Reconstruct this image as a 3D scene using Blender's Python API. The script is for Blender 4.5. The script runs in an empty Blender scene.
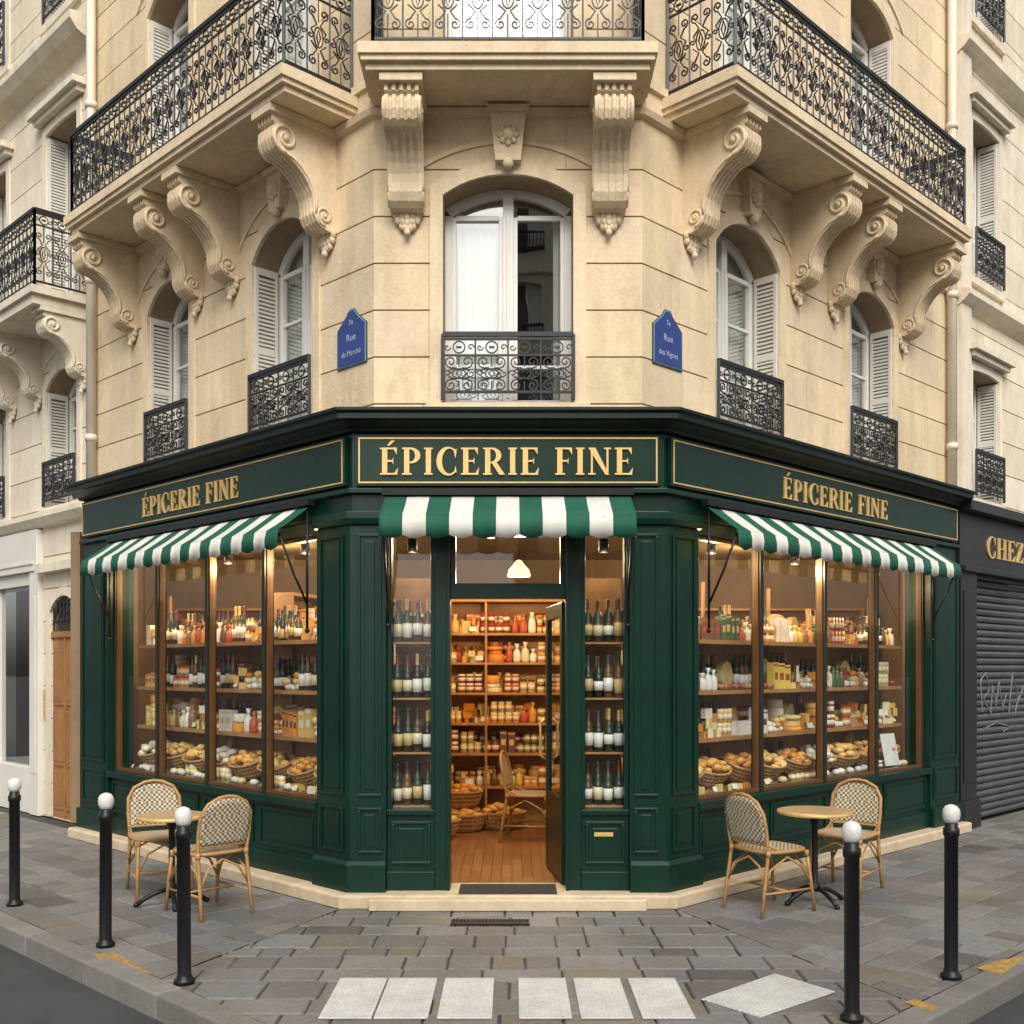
import bpy, bmesh, math, random
from mathutils import Vector, Matrix
rnd = random.Random(7)
S = math.sqrt(0.5)
scene = bpy.context.scene
scene.view_settings.view_transform = 'Standard'
scene.view_settings.look = 'None'
scene.view_settings.exposure = 0

# ------------------------------------------------------------------ materials
def mat(name, color=(.5,.5,.5), rough=.6, metallic=0, ns=8, na=.15, bump=0, bs=60, attr=False,
        spec=.5, streak=0, ns2=0, na2=0, coat=0, stain=0):
    m = bpy.data.materials.new(name); m.use_nodes = True
    nt = m.node_tree; n = nt.nodes; l = nt.links
    b = n['Principled BSDF']
    b.inputs['Roughness'].default_value = rough
    b.inputs['Metallic'].default_value = metallic
    b.inputs['Specular IOR Level'].default_value = spec
    b.inputs['Coat Weight'].default_value = coat
    tc = n.new('ShaderNodeTexCoord')
    if attr:
        a = n.new('ShaderNodeAttribute'); a.attribute_name = 'Col'; src = a.outputs['Color']
        mx = n.new('ShaderNodeMixRGB'); mx.blend_type = 'MULTIPLY'; mx.inputs[0].default_value = 1
        l.new(src, mx.inputs[1]); mx.inputs[2].default_value = (*color, 1); src = mx.outputs[0]
    else:
        r = n.new('ShaderNodeRGB'); r.outputs[0].default_value = (*color, 1); src = r.outputs[0]
    def layer(src, scale, amt, mapping=None, detail=6):
        nz = n.new('ShaderNodeTexNoise'); nz.inputs['Scale'].default_value = scale
        nz.inputs['Detail'].default_value = detail; nz.inputs['Roughness'].default_value = .65
        if mapping:
            mp = n.new('ShaderNodeMapping'); mp.inputs['Scale'].default_value = mapping
            l.new(tc.outputs['Object'], mp.inputs[0]); l.new(mp.outputs[0], nz.inputs['Vector'])
        else:
            l.new(tc.outputs['Object'], nz.inputs['Vector'])
        mr = n.new('ShaderNodeMapRange'); mr.inputs[1].default_value = .3; mr.inputs[2].default_value = .7
        mr.inputs[3].default_value = 1-amt; mr.inputs[4].default_value = 1+amt*.6
        l.new(nz.outputs[0], mr.inputs[0])
        mx = n.new('ShaderNodeMixRGB'); mx.blend_type = 'MULTIPLY'; mx.inputs[0].default_value = 1
        l.new(src, mx.inputs[1]); l.new(mr.outputs[0], mx.inputs[2])
        return mx.outputs[0], nz
    if na: src, nz = layer(src, ns, na)
    if na2: src, _ = layer(src, ns2, na2)
    if streak: src, _ = layer(src, 3, streak, (2.2, 2.2, .25))
    if stain:   # sparse brownish weathering patches
        nz = n.new('ShaderNodeTexNoise'); nz.inputs['Scale'].default_value = 2.3; nz.inputs['Detail'].default_value = 8; nz.inputs['Roughness'].default_value=.72
        mp = n.new('ShaderNodeMapping'); mp.inputs['Scale'].default_value = (1.2,1.2,.55); mp.inputs['Location'].default_value=(3,7,1)
        l.new(tc.outputs['Object'], mp.inputs[0]); l.new(mp.outputs[0], nz.inputs['Vector'])
        mr = n.new('ShaderNodeMapRange'); mr.inputs[1].default_value=.53; mr.inputs[2].default_value=.72; mr.inputs[3].default_value=0; mr.inputs[4].default_value=stain
        l.new(nz.outputs[0], mr.inputs[0])
        mx = n.new('ShaderNodeMixRGB'); mx.blend_type='MULTIPLY'; l.new(mr.outputs[0], mx.inputs[0]); l.new(src, mx.inputs[1]); mx.inputs[2].default_value=(.62,.54,.43,1)
        src = mx.outputs[0]
    l.new(src, b.inputs['Base Color'])
    if bump:
        nb = n.new('ShaderNodeTexNoise'); nb.inputs['Scale'].default_value = bs; nb.inputs['Detail'].default_value = 5
        l.new(tc.outputs['Object'], nb.inputs['Vector'])
        bp = n.new('ShaderNodeBump'); bp.inputs['Strength'].default_value = bump; bp.inputs['Distance'].default_value = .01
        l.new(nb.outputs[0], bp.inputs['Height']); l.new(bp.outputs[0], b.inputs['Normal'])
    return m

STONE = mat('limestone', (.76,.615,.42), .85, ns=1.6, na=.10, ns2=22, na2=.09, streak=.12, bump=.45, bs=40, attr=True, spec=.25, stain=.5)
STONE2 = mat('limestone_pale', (.77,.69,.55), .85, ns=1.2, na=.1, ns2=12, na2=.07, streak=.12, bump=.35, bs=45, attr=True, spec=.25, stain=.4)
JOINT = mat('mortar_joint', (.36,.265,.165), .95, ns=6, na=.2)
GREEN = mat('green_paint', (.0022,.027,.0155), .32, ns=3, na=.25, ns2=25, na2=.1, bump=.08, bs=12, spec=.38)
GREENBLK = mat('dark_green_cornice', (.002,.011,.008), .42, ns=3, na=.2, spec=.35)
GOLD = mat('gold_leaf', (.78,.52,.20), .38, metallic=.35, ns=14, na=.18)
IRON = mat('wrought_iron', (.014,.015,.018), .45, ns=20, na=.3, metallic=.1)
WHITE = mat('white_window_paint', (.76,.74,.69), .45, ns=3, na=.07)
SHUTTER = mat('shutter_paint', (.70,.67,.60), .55, ns=3, na=.08)
WOOD = mat('shelf_wood', (.42,.22,.08), .5, ns=6, na=.3)
BACKP = mat('display_back_panel', (.40,.22,.095), .7, ns=3, na=.3)
OAK = mat('oak_door', (.36,.17,.055), .45, ns=4, na=.25, ns2=30, na2=.15)
FRAMEWOOD = mat('bronze_window_frame', (.022,.024,.016), .35, ns=10, na=.2)
FRAMEIN = mat('stained_glazing_bead', (.12,.055,.02), .4, ns=10, na=.2)
ROOM = mat('interior_wall', (.24,.16,.09), .8, ns=2, na=.2)
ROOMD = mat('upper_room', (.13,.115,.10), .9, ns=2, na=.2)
PLASTER = mat('shop_ceiling', (.30,.22,.13), .8, ns=2, na=.1)
GOODS = mat('goods', (1,1,1), .38, ns=25, na=.14, attr=True)
CURTAIN = mat('curtain', (.82,.79,.72), .9, ns=3, na=.05)
SLAB = mat('paving_stone', (1,1,1), .58, ns=.9, na=.26, ns2=24, na2=.24, bump=.55, bs=50, attr=True, spec=.42)
GROUT = mat('paving_joint', (.06,.055,.047), .95, ns=9, na=.3)
KERB = mat('granite_kerb', (.22,.21,.195), .75, ns=3, na=.2, ns2=60, na2=.25, bump=.3, bs=70, attr=True)
ASPH = mat('asphalt', (.06,.06,.062), .85, ns=1.2, na=.25, ns2=140, na2=.4, bump=.6, bs=160)
PWHITE = mat('worn_white_paint', (.76,.76,.73), .7, ns=5, na=.18, ns2=60, na2=.22)
PYEL = mat('worn_yellow_paint', (.46,.29,.08), .75, ns=14, na=.5, ns2=60, na2=.45)
AGREEN = mat('awning_green', (.005,.095,.055), .8, ns=5, na=.2, bump=.15, bs=250)
AWHITE = mat('awning_white', (.68,.66,.60), .85, ns=4, na=.14, bump=.15, bs=250)
BLACKP = mat('black_paint', (.010,.010,.011), .38, ns=12, na=.3, spec=.35)
BALL = mat('white_cap', (.70,.70,.67), .4, ns=12, na=.15)
SIGNTX = mat('faded_enamel_white', (.42,.46,.58), .4, ns=12, na=.2)
RATTAN = mat('rattan', (.44,.245,.09), .42, ns=18, na=.25)
WICKER = mat('wicker', (.50,.29,.12), .65, ns=60, na=.45, bump=.8, bs=90)
TABLE = mat('table_top', (.46,.31,.17), .3, ns=9, na=.15)
BLUE = mat('enamel_blue', (.018,.05,.22), .25, ns=6, na=.12)
EGREEN = mat('enamel_green', (.02,.10,.09), .3)
CHAR = mat('charcoal_paint', (.020,.020,.020), .4, ns=4, na=.2)
SHUT = mat('roller_shutter_metal', (.13,.13,.135), .45, metallic=.5, ns=3, na=.25)
GRAF = mat('faded_spray_paint', (.20,.20,.21), .6, ns=9, na=.4)
CREAM = mat('cream_shopfront', (.70,.67,.60), .5, ns=2, na=.07)
PIPE = mat('downpipe_paint', (.72,.65,.53), .5, ns=3, na=.1)
MAT_ = mat('coir_mat', (.035,.033,.03), .95, ns=80, na=.3)

def weave_mat():
    m = bpy.data.materials.new('woven_cane'); m.use_nodes = True; n = m.node_tree.nodes; l = m.node_tree.links
    b = n['Principled BSDF']; b.inputs['Roughness'].default_value = .5
    tc = n.new('ShaderNodeTexCoord'); ck = n.new('ShaderNodeTexChecker'); ck.inputs['Scale'].default_value = 52
    ck.inputs[1].default_value = (.62,.52,.36,1); ck.inputs[2].default_value = (.035,.04,.028,1)
    ad = n.new('ShaderNodeVectorMath'); ad.operation='ADD'; ad.inputs[1].default_value=(.0031,.0041,.0037)
    l.new(tc.outputs['Object'], ad.inputs[0]); l.new(ad.outputs[0], ck.inputs[0])
    mx = n.new('ShaderNodeMixRGB'); mx.inputs[0].default_value=.18; mx.inputs[2].default_value=(.6,.5,.34,1)
    l.new(ck.outputs[0], mx.inputs[1]); l.new(mx.outputs[0], b.inputs['Base Color'])
    bp = n.new('ShaderNodeBump'); bp.inputs['Strength'].default_value=.4; bp.inputs['Distance'].default_value=.004
    l.new(ck.outputs[1], bp.inputs['Height']); l.new(bp.outputs[0], b.inputs['Normal'])
    return m
WEAVE = weave_mat()

def tactile_mat():
    m = PWHITE.copy(); m.name='tactile_white'; n = m.node_tree.nodes; l = m.node_tree.links
    b = n['Principled BSDF']; tc = [x for x in n if x.type=='TEX_COORD'][0]
    vo = n.new('ShaderNodeTexVoronoi'); vo.inputs['Scale'].default_value = 38; vo.inputs['Randomness'].default_value=.08
    l.new(tc.outputs['Object'], vo.inputs['Vector'])
    mr = n.new('ShaderNodeMapRange'); mr.inputs[1].default_value=.15; mr.inputs[2].default_value=.45; mr.inputs[3].default_value=1; mr.inputs[4].default_value=0
    l.new(vo.outputs['Distance'], mr.inputs[0])
    bp = n.new('ShaderNodeBump'); bp.inputs['Strength'].default_value=.9; bp.inputs['Distance'].default_value=.006
    l.new(mr.outputs[0], bp.inputs['Height']); l.new(bp.outputs[0], b.inputs['Normal'])
    old = b.inputs['Base Color'].links[0].from_socket
    mx = n.new('ShaderNodeMixRGB'); mx.blend_type='MULTIPLY'; mx.inputs[0].default_value=1
    m2 = n.new('ShaderNodeMapRange'); m2.inputs[3].default_value=.78; m2.inputs[4].default_value=1.05
    l.new(mr.outputs[0], m2.inputs[0]); l.new(old, mx.inputs[1]); l.new(m2.outputs[0], mx.inputs[2])
    l.new(mx.outputs[0], b.inputs['Base Color'])
    return m
TACT = tactile_mat()

def floor_mat():
    m = bpy.data.materials.new('parquet'); m.use_nodes = True; n = m.node_tree.nodes; l = m.node_tree.links
    b = n['Principled BSDF']; b.inputs['Roughness'].default_value=.35
    tc = n.new('ShaderNodeTexCoord'); br = n.new('ShaderNodeTexBrick'); br.inputs['Scale'].default_value=3
    mp = n.new('ShaderNodeMapping'); mp.inputs['Rotation'].default_value=(0,0,math.pi/2)
    l.new(tc.outputs['Object'], mp.inputs[0]); l.new(mp.outputs[0], br.inputs[0])
    br.inputs['Color1'].default_value=(.34,.16,.055,1); br.inputs['Color2'].default_value=(.25,.11,.04,1); br.inputs['Mortar'].default_value=(.06,.025,.01,1)
    br.inputs['Brick Width'].default_value=1.6; br.inputs['Mortar Size'].default_value=.008
    l.new(br.outputs[0], b.inputs['Base Color']); return m
FLOOR = floor_mat()

def glass_mat(name, base, tint=(.93,.96,.95), rough=.0):
    m = bpy.data.materials.new(name); m.use_nodes = True; n = m.node_tree.nodes; l = m.node_tree.links
    n.remove(n['Principled BSDF']); out = n['Material Output']
    tr = n.new('ShaderNodeBsdfTransparent'); tr.inputs[0].default_value=(*tint,1)
    gl = n.new('ShaderNodeBsdfGlossy'); gl.inputs['Roughness'].default_value=rough
    lw = n.new('ShaderNodeLayerWeight'); lw.inputs[0].default_value=.5
    pw = n.new('ShaderNodeMath'); pw.operation='POWER'; pw.inputs[1].default_value=4
    l.new(lw.outputs['Facing'], pw.inputs[0])
    ma = n.new('ShaderNodeMath'); ma.operation='MULTIPLY_ADD'; ma.inputs[1].default_value=1-base; ma.inputs[2].default_value=base
    l.new(pw.outputs[0], ma.inputs[0])
    tc = n.new('ShaderNodeTexCoord'); nz = n.new('ShaderNodeTexNoise'); nz.inputs['Scale'].default_value=1.3
    l.new(tc.outputs['Object'], nz.inputs['Vector'])
    bp = n.new('ShaderNodeBump'); bp.inputs['Strength'].default_value=.05; bp.inputs['Distance'].default_value=.05
    l.new(nz.outputs[0], bp.inputs['Height']); l.new(bp.outputs[0], gl.inputs['Normal'])
    mx = n.new('ShaderNodeMixShader'); l.new(ma.outputs[0], mx.inputs[0]); l.new(tr.outputs[0], mx.inputs[1]); l.new(gl.outputs[0], mx.inputs[2])
    l.new(mx.outputs[0], out.inputs[0]); return m
GLASS = glass_mat('shop_glass', .075)
WGLASS = glass_mat('window_glass', .34, (.85,.9,.9))

def emis(name, col, s):
    m = bpy.data.materials.new(name); m.use_nodes=True; b=m.node_tree.nodes['Principled BSDF']
    b.inputs['Base Color'].default_value=(*col,1); b.inputs['Emission Color'].default_value=(*col,1); b.inputs['Emission Strength'].default_value=s
    return m
LAMPM = emis('opal_lamp_glass', (1,.80,.52), 1.3)

# ------------------------------------------------------------------ builder
class Frame:
    def __init__(s,o,u,n): s.o=o; s.u=u; s.n=n
    def pt(s,u,w,z): return (s.o[0]+s.u[0]*u+s.n[0]*w, s.o[1]+s.u[1]*u+s.n[1]*w, z)
    def sub(s,u,w,a=0):
        p=s.pt(u,w,0); c,q=math.cos(a),math.sin(a)
        return Frame((p[0],p[1]),(c*s.u[0]+q*s.n[0],c*s.u[1]+q*s.n[1]),(-q*s.u[0]+c*s.n[0],-q*s.u[1]+c*s.n[1]))
WF = Frame((0,0),(1,0),(0,1))

def empty(name, loc=(0,0,0), rot=0):
    e = bpy.data.objects.new(name,None); scene.collection.objects.link(e); e.location=loc; e.rotation_euler=(0,0,rot); e.empty_display_size=.2
    return e

class MB:
    def __init__(s): s.v=[]; s.f=[]; s.m=[]; s.c=[]; s.s=[]
    def add(s,vs,fs,mi=0,col=(1,1,1),smooth=False):
        b=len(s.v); s.v+=vs
        for f in fs:
            s.f.append([b+i for i in f]); s.m.append(mi); s.c.append(col); s.s.append(smooth)
    def box(s,F,u0,u1,w0,w1,z0,z1,mi=0,col=(1,1,1)):
        vs=[F.pt(u,w,z) for z in (z0,z1) for (u,w) in ((u0,w0),(u1,w0),(u1,w1),(u0,w1))]
        s.add(vs,[(0,3,2,1),(4,5,6,7),(0,1,5,4),(1,2,6,5),(2,3,7,6),(3,0,4,7)],mi,col)
    def prism(s,F,pts,w0,w1,mi=0,col=(1,1,1)):   # polygon in (u,z)
        n=len(pts); vs=[F.pt(u,w0,z) for u,z in pts]+[F.pt(u,w1,z) for u,z in pts]
        s.add(vs,[tuple(range(n)),tuple(range(2*n-1,n-1,-1))]+[(i,(i+1)%n,n+(i+1)%n,n+i) for i in range(n)],mi,col)
    def wprism(s,F,pts,u0,u1,mi=0,col=(1,1,1)):  # polygon in (w,z)
        n=len(pts); vs=[F.pt(u0,w,z) for w,z in pts]+[F.pt(u1,w,z) for w,z in pts]
        s.add(vs,[tuple(range(n)),tuple(range(2*n-1,n-1,-1))]+[(i,(i+1)%n,n+(i+1)%n,n+i) for i in range(n)],mi,col)
    def hprism(s,F,pts,z0,z1,mi=0,col=(1,1,1)):  # polygon in (u,w)
        n=len(pts); vs=[F.pt(u,w,z0) for u,w in pts]+[F.pt(u,w,z1) for u,w in pts]
        s.add(vs,[tuple(range(n)),tuple(range(2*n-1,n-1,-1))]+[(i,(i+1)%n,n+(i+1)%n,n+i) for i in range(n)],mi,col)
    def lathe(s,c,prof,seg=10,mi=0,smooth=True,sx=1,sy=1):
        vs=[]
        for p in prof:
            r,z=p[0],p[1]
            for k in range(seg):
                a=2*math.pi*k/seg; vs.append((c[0]+r*sx*math.cos(a),c[1]+r*sy*math.sin(a),c[2]+z))
        b=len(s.v); s.v+=vs
        for i in range(len(prof)-1):
            col=prof[i][2] if len(prof[i])>2 else (1,1,1); m2=prof[i][3] if len(prof[i])>3 else mi
            for k in range(seg):
                k2=(k+1)%seg
                s.f.append([b+i*seg+k,b+i*seg+k2,b+(i+1)*seg+k2,b+(i+1)*seg+k]); s.m.append(m2); s.c.append(col); s.s.append(smooth)
        for i,rev in ((0,True),(len(prof)-1,False)):
            col=prof[i][2] if len(prof[i])>2 else (1,1,1); m2=prof[i][3] if len(prof[i])>3 else mi
            f=[b+i*seg+k for k in range(seg)]
            if rev: f.reverse()
            s.f.append(f); s.m.append(m2); s.c.append(col); s.s.append(False)
    def tube(s,pts,r,sides=4,mi=0,closed=False,col=(1,1,1)):
        P=[Vector(p) for p in pts]; n=len(P); vs=[]
        up=None
        for i in range(n):
            if closed: t=(P[(i+1)%n]-P[i-1])
            else: t=P[min(i+1,n-1)]-P[max(i-1,0)]
            if t.length<1e-9: t=Vector((0,0,1))
            t.normalize()
            if up is None:
                up=Vector((0,0,1)) if abs(t.z)<.9 else Vector((1,0,0))
            a=up-t*up.dot(t)
            if a.length<1e-6: a=t.orthogonal()
            a.normalize(); up=a; b2=t.cross(a)
            for k in range(sides):
                an=2*math.pi*(k+.5)/sides; q=P[i]+a*(r*math.cos(an))+b2*(r*math.sin(an)); vs.append(tuple(q))
        fs=[]
        for i in range(n if closed else n-1):
            j=(i+1)%n
            for k in range(sides): fs.append((i*sides+k,i*sides+(k+1)%sides,j*sides+(k+1)%sides,j*sides+k))
        if not closed: fs+= [tuple(range(sides-1,-1,-1)),tuple((n-1)*sides+k for k in range(sides))]
        s.add(vs,fs,mi,col,sides>4)
    def ball(s,c,r,mi=0,col=(1,1,1),seg=8,rings=5,sx=1,sy=1,sz=1):
        prof=[(max(.001,r*math.sin(math.pi*i/rings)),-r*sz*math.cos(math.pi*i/rings),col) for i in range(rings+1)]
        s.lathe(c,prof,seg,mi,True,sx,sy)
    def build(s,name,mats,parent=None,bevel=0,solid=0,recalc=True,loc=None):
        me=bpy.data.meshes.new(name); me.from_pydata(s.v,[],s.f)
        for m in mats: me.materials.append(m)
        me.polygons.foreach_set('material_index',s.m); me.polygons.foreach_set('use_smooth',s.s)
        at=me.color_attributes.new('Col','FLOAT_COLOR','CORNER'); buf=[]
        for f,c in zip(s.f,s.c):
            for _ in f: buf+= [c[0],c[1],c[2],1]
        at.data.foreach_set('color',buf)
        if recalc:
            bm=bmesh.new(); bm.from_mesh(me); bmesh.ops.recalc_face_normals(bm,faces=bm.faces); bm.to_mesh(me); bm.free()
        me.update()
        o=bpy.data.objects.new(name,me); scene.collection.objects.link(o)
        if parent: o.parent=parent
        if loc: o.location=loc
        if bevel:
            b=o.modifiers.new('bevel','BEVEL'); b.width=bevel; b.segments=2; b.limit_method='ANGLE'; b.angle_limit=math.radians(40); b.use_clamp_overlap=True
        if solid:
            b=o.modifiers.new('solid','SOLIDIFY'); b.thickness=solid
        return o
    def sweep(s,plan,prof,mi=0,col=(1,1,1),caps=True):
        n=len(plan); nor=[]
        for i in range(n-1):
            d=Vector((plan[i+1][0]-plan[i][0],plan[i+1][1]-plan[i][1])).normalized(); nor.append(Vector((d.y,-d.x)))
        vs=[];m=len(prof)
        for i in range(n):
            a=nor[max(0,i-1)]; b=nor[min(n-2,i)]; mit=(a+b)/(1+a.dot(b))
            for w,z in prof: vs.append((plan[i][0]+mit.x*w,plan[i][1]+mit.y*w,z))
        fs=[]
        for i in range(n-1):
            for k in range(m): fs.append((i*m+k,i*m+(k+1)%m,(i+1)*m+(k+1)%m,(i+1)*m+k))
        if caps: fs+=[tuple(range(m-1,-1,-1)),tuple((n-1)*m+k for k in range(m))]
        s.add(vs,fs,mi,col)

# ------------------------------------------------------------------ frames
A=(-1.185,0.0); B=(1.125,0.0)
FL=Frame(A,(-S,S),(-S,-S)); FR=Frame(B,(S,S),(S,-S)); FF=Frame((-.03,0),(1,0),(0,-1))
SB=.30; tt=SB*math.tan(math.radians(22.5))
A2=(A[0]+tt,SB); B2=(B[0]-tt,SB); HW=(B2[0]-A2[0])/2
SL=Frame(A2,(-S,S),(-S,-S)); SR=Frame(B2,(S,S),(S,-S)); SF=Frame((-.03,SB),(1,0),(0,-1))
LU=4.66; RU=5.20   # shopfront lengths
def P2(F,u,w=0): p=F.pt(u,w,0); return (p[0],p[1])

def hw(op,z):
    uc,a,sill,spring,rise=op
    if z<sill or z>spring+rise: return 0
    if z<=spring: return a
    R=(a*a+rise*rise)/(2*rise); zc=spring+rise-R
    return math.sqrt(max(0,R*R-(z-zc)**2))
def colhw(ops,z): return max([hw(o,z) for o in ops]+[0])

def wall(mb,F,u0,u1,z0,z1,cols,ch=.36,thick=.35,vj=True,tone=.055,g=.0065,jm=1):
    zs=set([z0,z1]); sills=sorted(set(o[2] for c in cols for o in c))
    base=sills[0] if sills else z0
    z=base
    while z<z1-.12: 
        if z>z0+.1: zs.add(round(z,4))
        z+=ch
    z=base-ch
    while z>z0+.12: zs.add(round(z,4)); z-=ch
    for q in sills:
        if z0<q<z1:
            zs={x for x in zs if abs(x-q)>.12 or x in (z0,z1)}; zs.add(q)
    zs=sorted(zs)
    cs=sorted(cols,key=lambda c:c[0][0]); bounds=[(u0,None)]+[(c[0][0],c) for c in cs]+[(u1,None)]
    for ci in range(len(zs)-1):
        za,zb=zs[ci],zs[ci+1]
        for i in range(len(bounds)-1):
            (ul,cl),(ur,cr)=bounds[i],bounds[i+1]
            L=(lambda z,ul=ul,cl=cl: ul+(colhw(cl,z) if cl else 0)); R=(lambda z,ur=ur,cr=cr: ur-(colhw(cr,z) if cr else 0))
            br={za,zb}
            for c in (cl,cr):
                if c:
                    for o in c:
                        if o[3]<zb and o[3]+o[4]>za:
                            for k in range(9):
                                q=o[3]+o[4]*math.sin(k/8*math.pi/2)
                                if za<q<zb: br.add(q)
            br=sorted(br)
            def strip(Lf,Rf,gap,w0,w1,mi,col,ga=0,gb=0):
                vs=[];
                for q in br:
                    qq=min(max(q,za+1e-4),zb-1e-4); zq=min(max(q,za+gap),zb-gap)
                    l_,r_=Lf(qq)+ga,Rf(qq)-gb
                    vs+=[F.pt(l_,w0,zq),F.pt(r_,w0,zq),F.pt(r_,w1,zq),F.pt(l_,w1,zq)]
                n=len(br);fs=[]
                for k in range(n-1):
                    a=k*4;b=a+4
                    fs+=[(a,a+1,b+1,b),(a+1,a+2,b+2,b+1),(a+3,a,b,b+3)]
                fs+=[(0,3,2,1),((n-1)*4,(n-1)*4+1,(n-1)*4+2,(n-1)*4+3)]
                mb.add(vs,fs,mi,col)
            strip(L,R,0,-.012,-thick,jm,(1,1,1))
            lo=max(L(q+1e-4 if q==za else q-1e-4) for q in br); hi=min(R(q+1e-4 if q==za else q-1e-4) for q in br)
            js=[]
            if vj and hi-lo>.5:
                u=lo+ rnd.uniform(.3,.55)
                while u<hi-.28: js.append(u); u+=rnd.uniform(.5,.85)
            edges=[None]+js+[None]
            for k in range(len(edges)-1):
                a_,b_=edges[k],edges[k+1]
                t=1+rnd.uniform(-tone,tone); col=(t,t*(1+rnd.uniform(-.02,.01)),t*(1+rnd.uniform(-.06,.02)))
                Lf=L if a_ is None else (lambda z,a_=a_:a_); Rf=R if b_ is None else (lambda z,b_=b_:b_)
                strip(Lf,Rf,g,0,-.012,0,col,0 if a_ is None else .0025,0 if b_ is None else .0025)

def outline(op,off=0,n=14):
    uc,a,sill,spring,rise=op; a2=a+off; r2=rise+off*.35 if rise>.05 else rise
    top=spring+rise+off; sp=top-r2
    R=(a2*a2+r2*r2)/(2*r2); zc=top-R; th=math.asin(min(1,a2/R))
    return [(uc+R*math.sin(-th+2*th*k/n), zc+R*math.cos(-th+2*th*k/n)) for k in range(n+1)], sp

def window(mf,mg,mc,mr,ms,F,op,shut=True,curt=(.5,.3),bars=(.36,.70),stonemb=None,dep=.25,rev=False):
    uc,a,sill,spring,rise=op; w0,w1=-dep-.05,-dep
    arc,sp=outline(op,0); inn,_=outline((uc,a-.055,sill,spring,max(.02,rise*.95-.0)),0)
    inn=[(u,z-.06) for u,z in inn]
    mf.prism(F,arc+inn[::-1],w0,w1)
    zt=inn[0][1]
    mf.box(F,uc-a,uc-a+.055,w0+.002,w1-.002,sill,zt+.01); mf.box(F,uc+a-.055,uc+a,w0+.002,w1-.002,sill,zt+.01)
    mf.box(F,uc-a+.055,uc+a-.055,w0+.004,w1-.001,sill,sill+.09)
    mf.box(F,uc-.042,uc+.042,w0+.001,w1+.018,sill+.02,spring+rise-.05)
    mf.box(F,uc-.012,uc+.012,w1+.0185,w1+.03,sill+.10,spring-.05)
    h=spring-sill
    for sg in (-1,1):
        x0,x1=(uc-a+.055,uc-.042) if sg<0 else (uc+.042,uc+a-.055)
        mf.box(F,x0,x0+.032,w0+.006,w1+.006,sill+.09,zt-.005); mf.box(F,x1-.032,x1,w0+.006,w1+.006,sill+.09,zt-.005)
        for b in bars: mf.box(F,x0+.032,x1-.032,w0+.012,w1-.006,sill+h*b-.014,sill+h*b+.014)
        mf.box(F,x0+.032,x1-.032,w0+.010,w1+.002,zt-.03,zt+.01)
    gl=[(uc-a+.01,sill+.01)]+[(u,z-.01) for u,z in arc]+[(uc+a-.01,sill+.01)]
    vs=[F.pt(u,-dep-.028,z) for u,z in gl]; mg.add(vs,[tuple(range(len(vs)))])
    # curtains
    for sg,cw in ((-1,curt[0]),(1,curt[1])):
        if cw<=0: continue
        n=26; vs=[];fs=[]
        for k in range(n+1):
            u=uc+sg*(a-.02)-sg*(2*a*cw*k/n); w=-dep-.12+.022*math.sin(k*1.9+sg)
            vs+=[F.pt(u,w,sill),F.pt(u,w,spring+rise)]
        for k in range(n): fs.append((2*k,2*k+2,2*k+3,2*k+1))
        mc.add(vs,fs,0,(1,1,1),True)
    # room
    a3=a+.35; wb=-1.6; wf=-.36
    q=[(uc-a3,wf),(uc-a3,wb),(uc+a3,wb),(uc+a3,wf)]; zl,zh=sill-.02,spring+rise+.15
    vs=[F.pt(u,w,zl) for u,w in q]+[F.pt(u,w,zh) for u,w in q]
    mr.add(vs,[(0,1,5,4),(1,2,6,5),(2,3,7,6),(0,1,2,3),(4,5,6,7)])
    if shut:
        for sg in (-1,1):
            ue=uc+sg*(a-.003); ui=uc+sg*(a-.03); lo,hi=min(ue,ui),max(ue,ui)
            zt2=spring-.02
            ms.box(F,lo,hi,-.235,-.205,sill+.02,zt2); ms.box(F,lo,hi,-.035,-.005,sill+.02,zt2)
            for zz in (sill+.02,sill+.02+(zt2-sill)*.48,zt2-.06): ms.box(F,lo,hi,-.205,-.035,zz,zz+.06)
            z=sill+.1
            lo2,hi2=lo+.006,hi-.006
            while z<zt2-.08:
                ms.box(F,lo2,hi2,-.205,-.035,z,z+.022); z+=.036
    if stonemb:   # moulded surround
        of=.10
        a1,s1=outline(op,.0); a2_,s2=outline(op,of)
        stonemb.prism(F,[(u,z) for u,z in a1]+[(u,z) for u,z in a2_][::-1],0.0005,.022,0,(1.02,1.02,1.02))
        if rise>.1:
            a3_,_=outline(op,.235); a4_,_=outline(op,.265)
            stonemb.prism(F,a3_+a4_[::-1],0.0005,.018,0,(1.02,1.02,1.02))
        for sg in (-1,1):
            x0=uc+sg*a; x1=uc+sg*(a+of)
            pts=[(x0,sill),(x0,a1[0][1]),(x1,a2_[0][1]),(x1,sill)]
            stonemb.prism(F,pts,0.0007,.0222,0,(1.02,1.02,1.02))
        stonemb.box(F,uc-a-of-.03,uc+a+of+.03,-.2,.05,sill-.09,sill-.001)

def keystone(mb,F,uc,ztop,h=.34,w=.25,pr=.09):
    mb.prism(F,[(uc-w*.36,ztop-h),(uc+w*.36,ztop-h),(uc+w*.5,ztop),(uc-w*.5,ztop)],.001,pr,0)
    mb.box(F,uc-w*.6,uc+w*.6,.001,pr+.03,ztop,ztop+.05)
    c=F.pt(uc,pr,ztop-h*.48)
    mb.ball(c,.055,0,seg=8,rings=5)
    for k in range(8):
        an=k*math.pi/4; p=F.pt(uc+.062*math.cos(an),pr+.005,ztop-h*.48+.062*math.sin(an)); mb.ball(p,.026,0,seg=6,rings=4)
    mb.ball(F.pt(uc,pr*.8,ztop-h-.02),.045,0,seg=8,rings=5)

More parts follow.
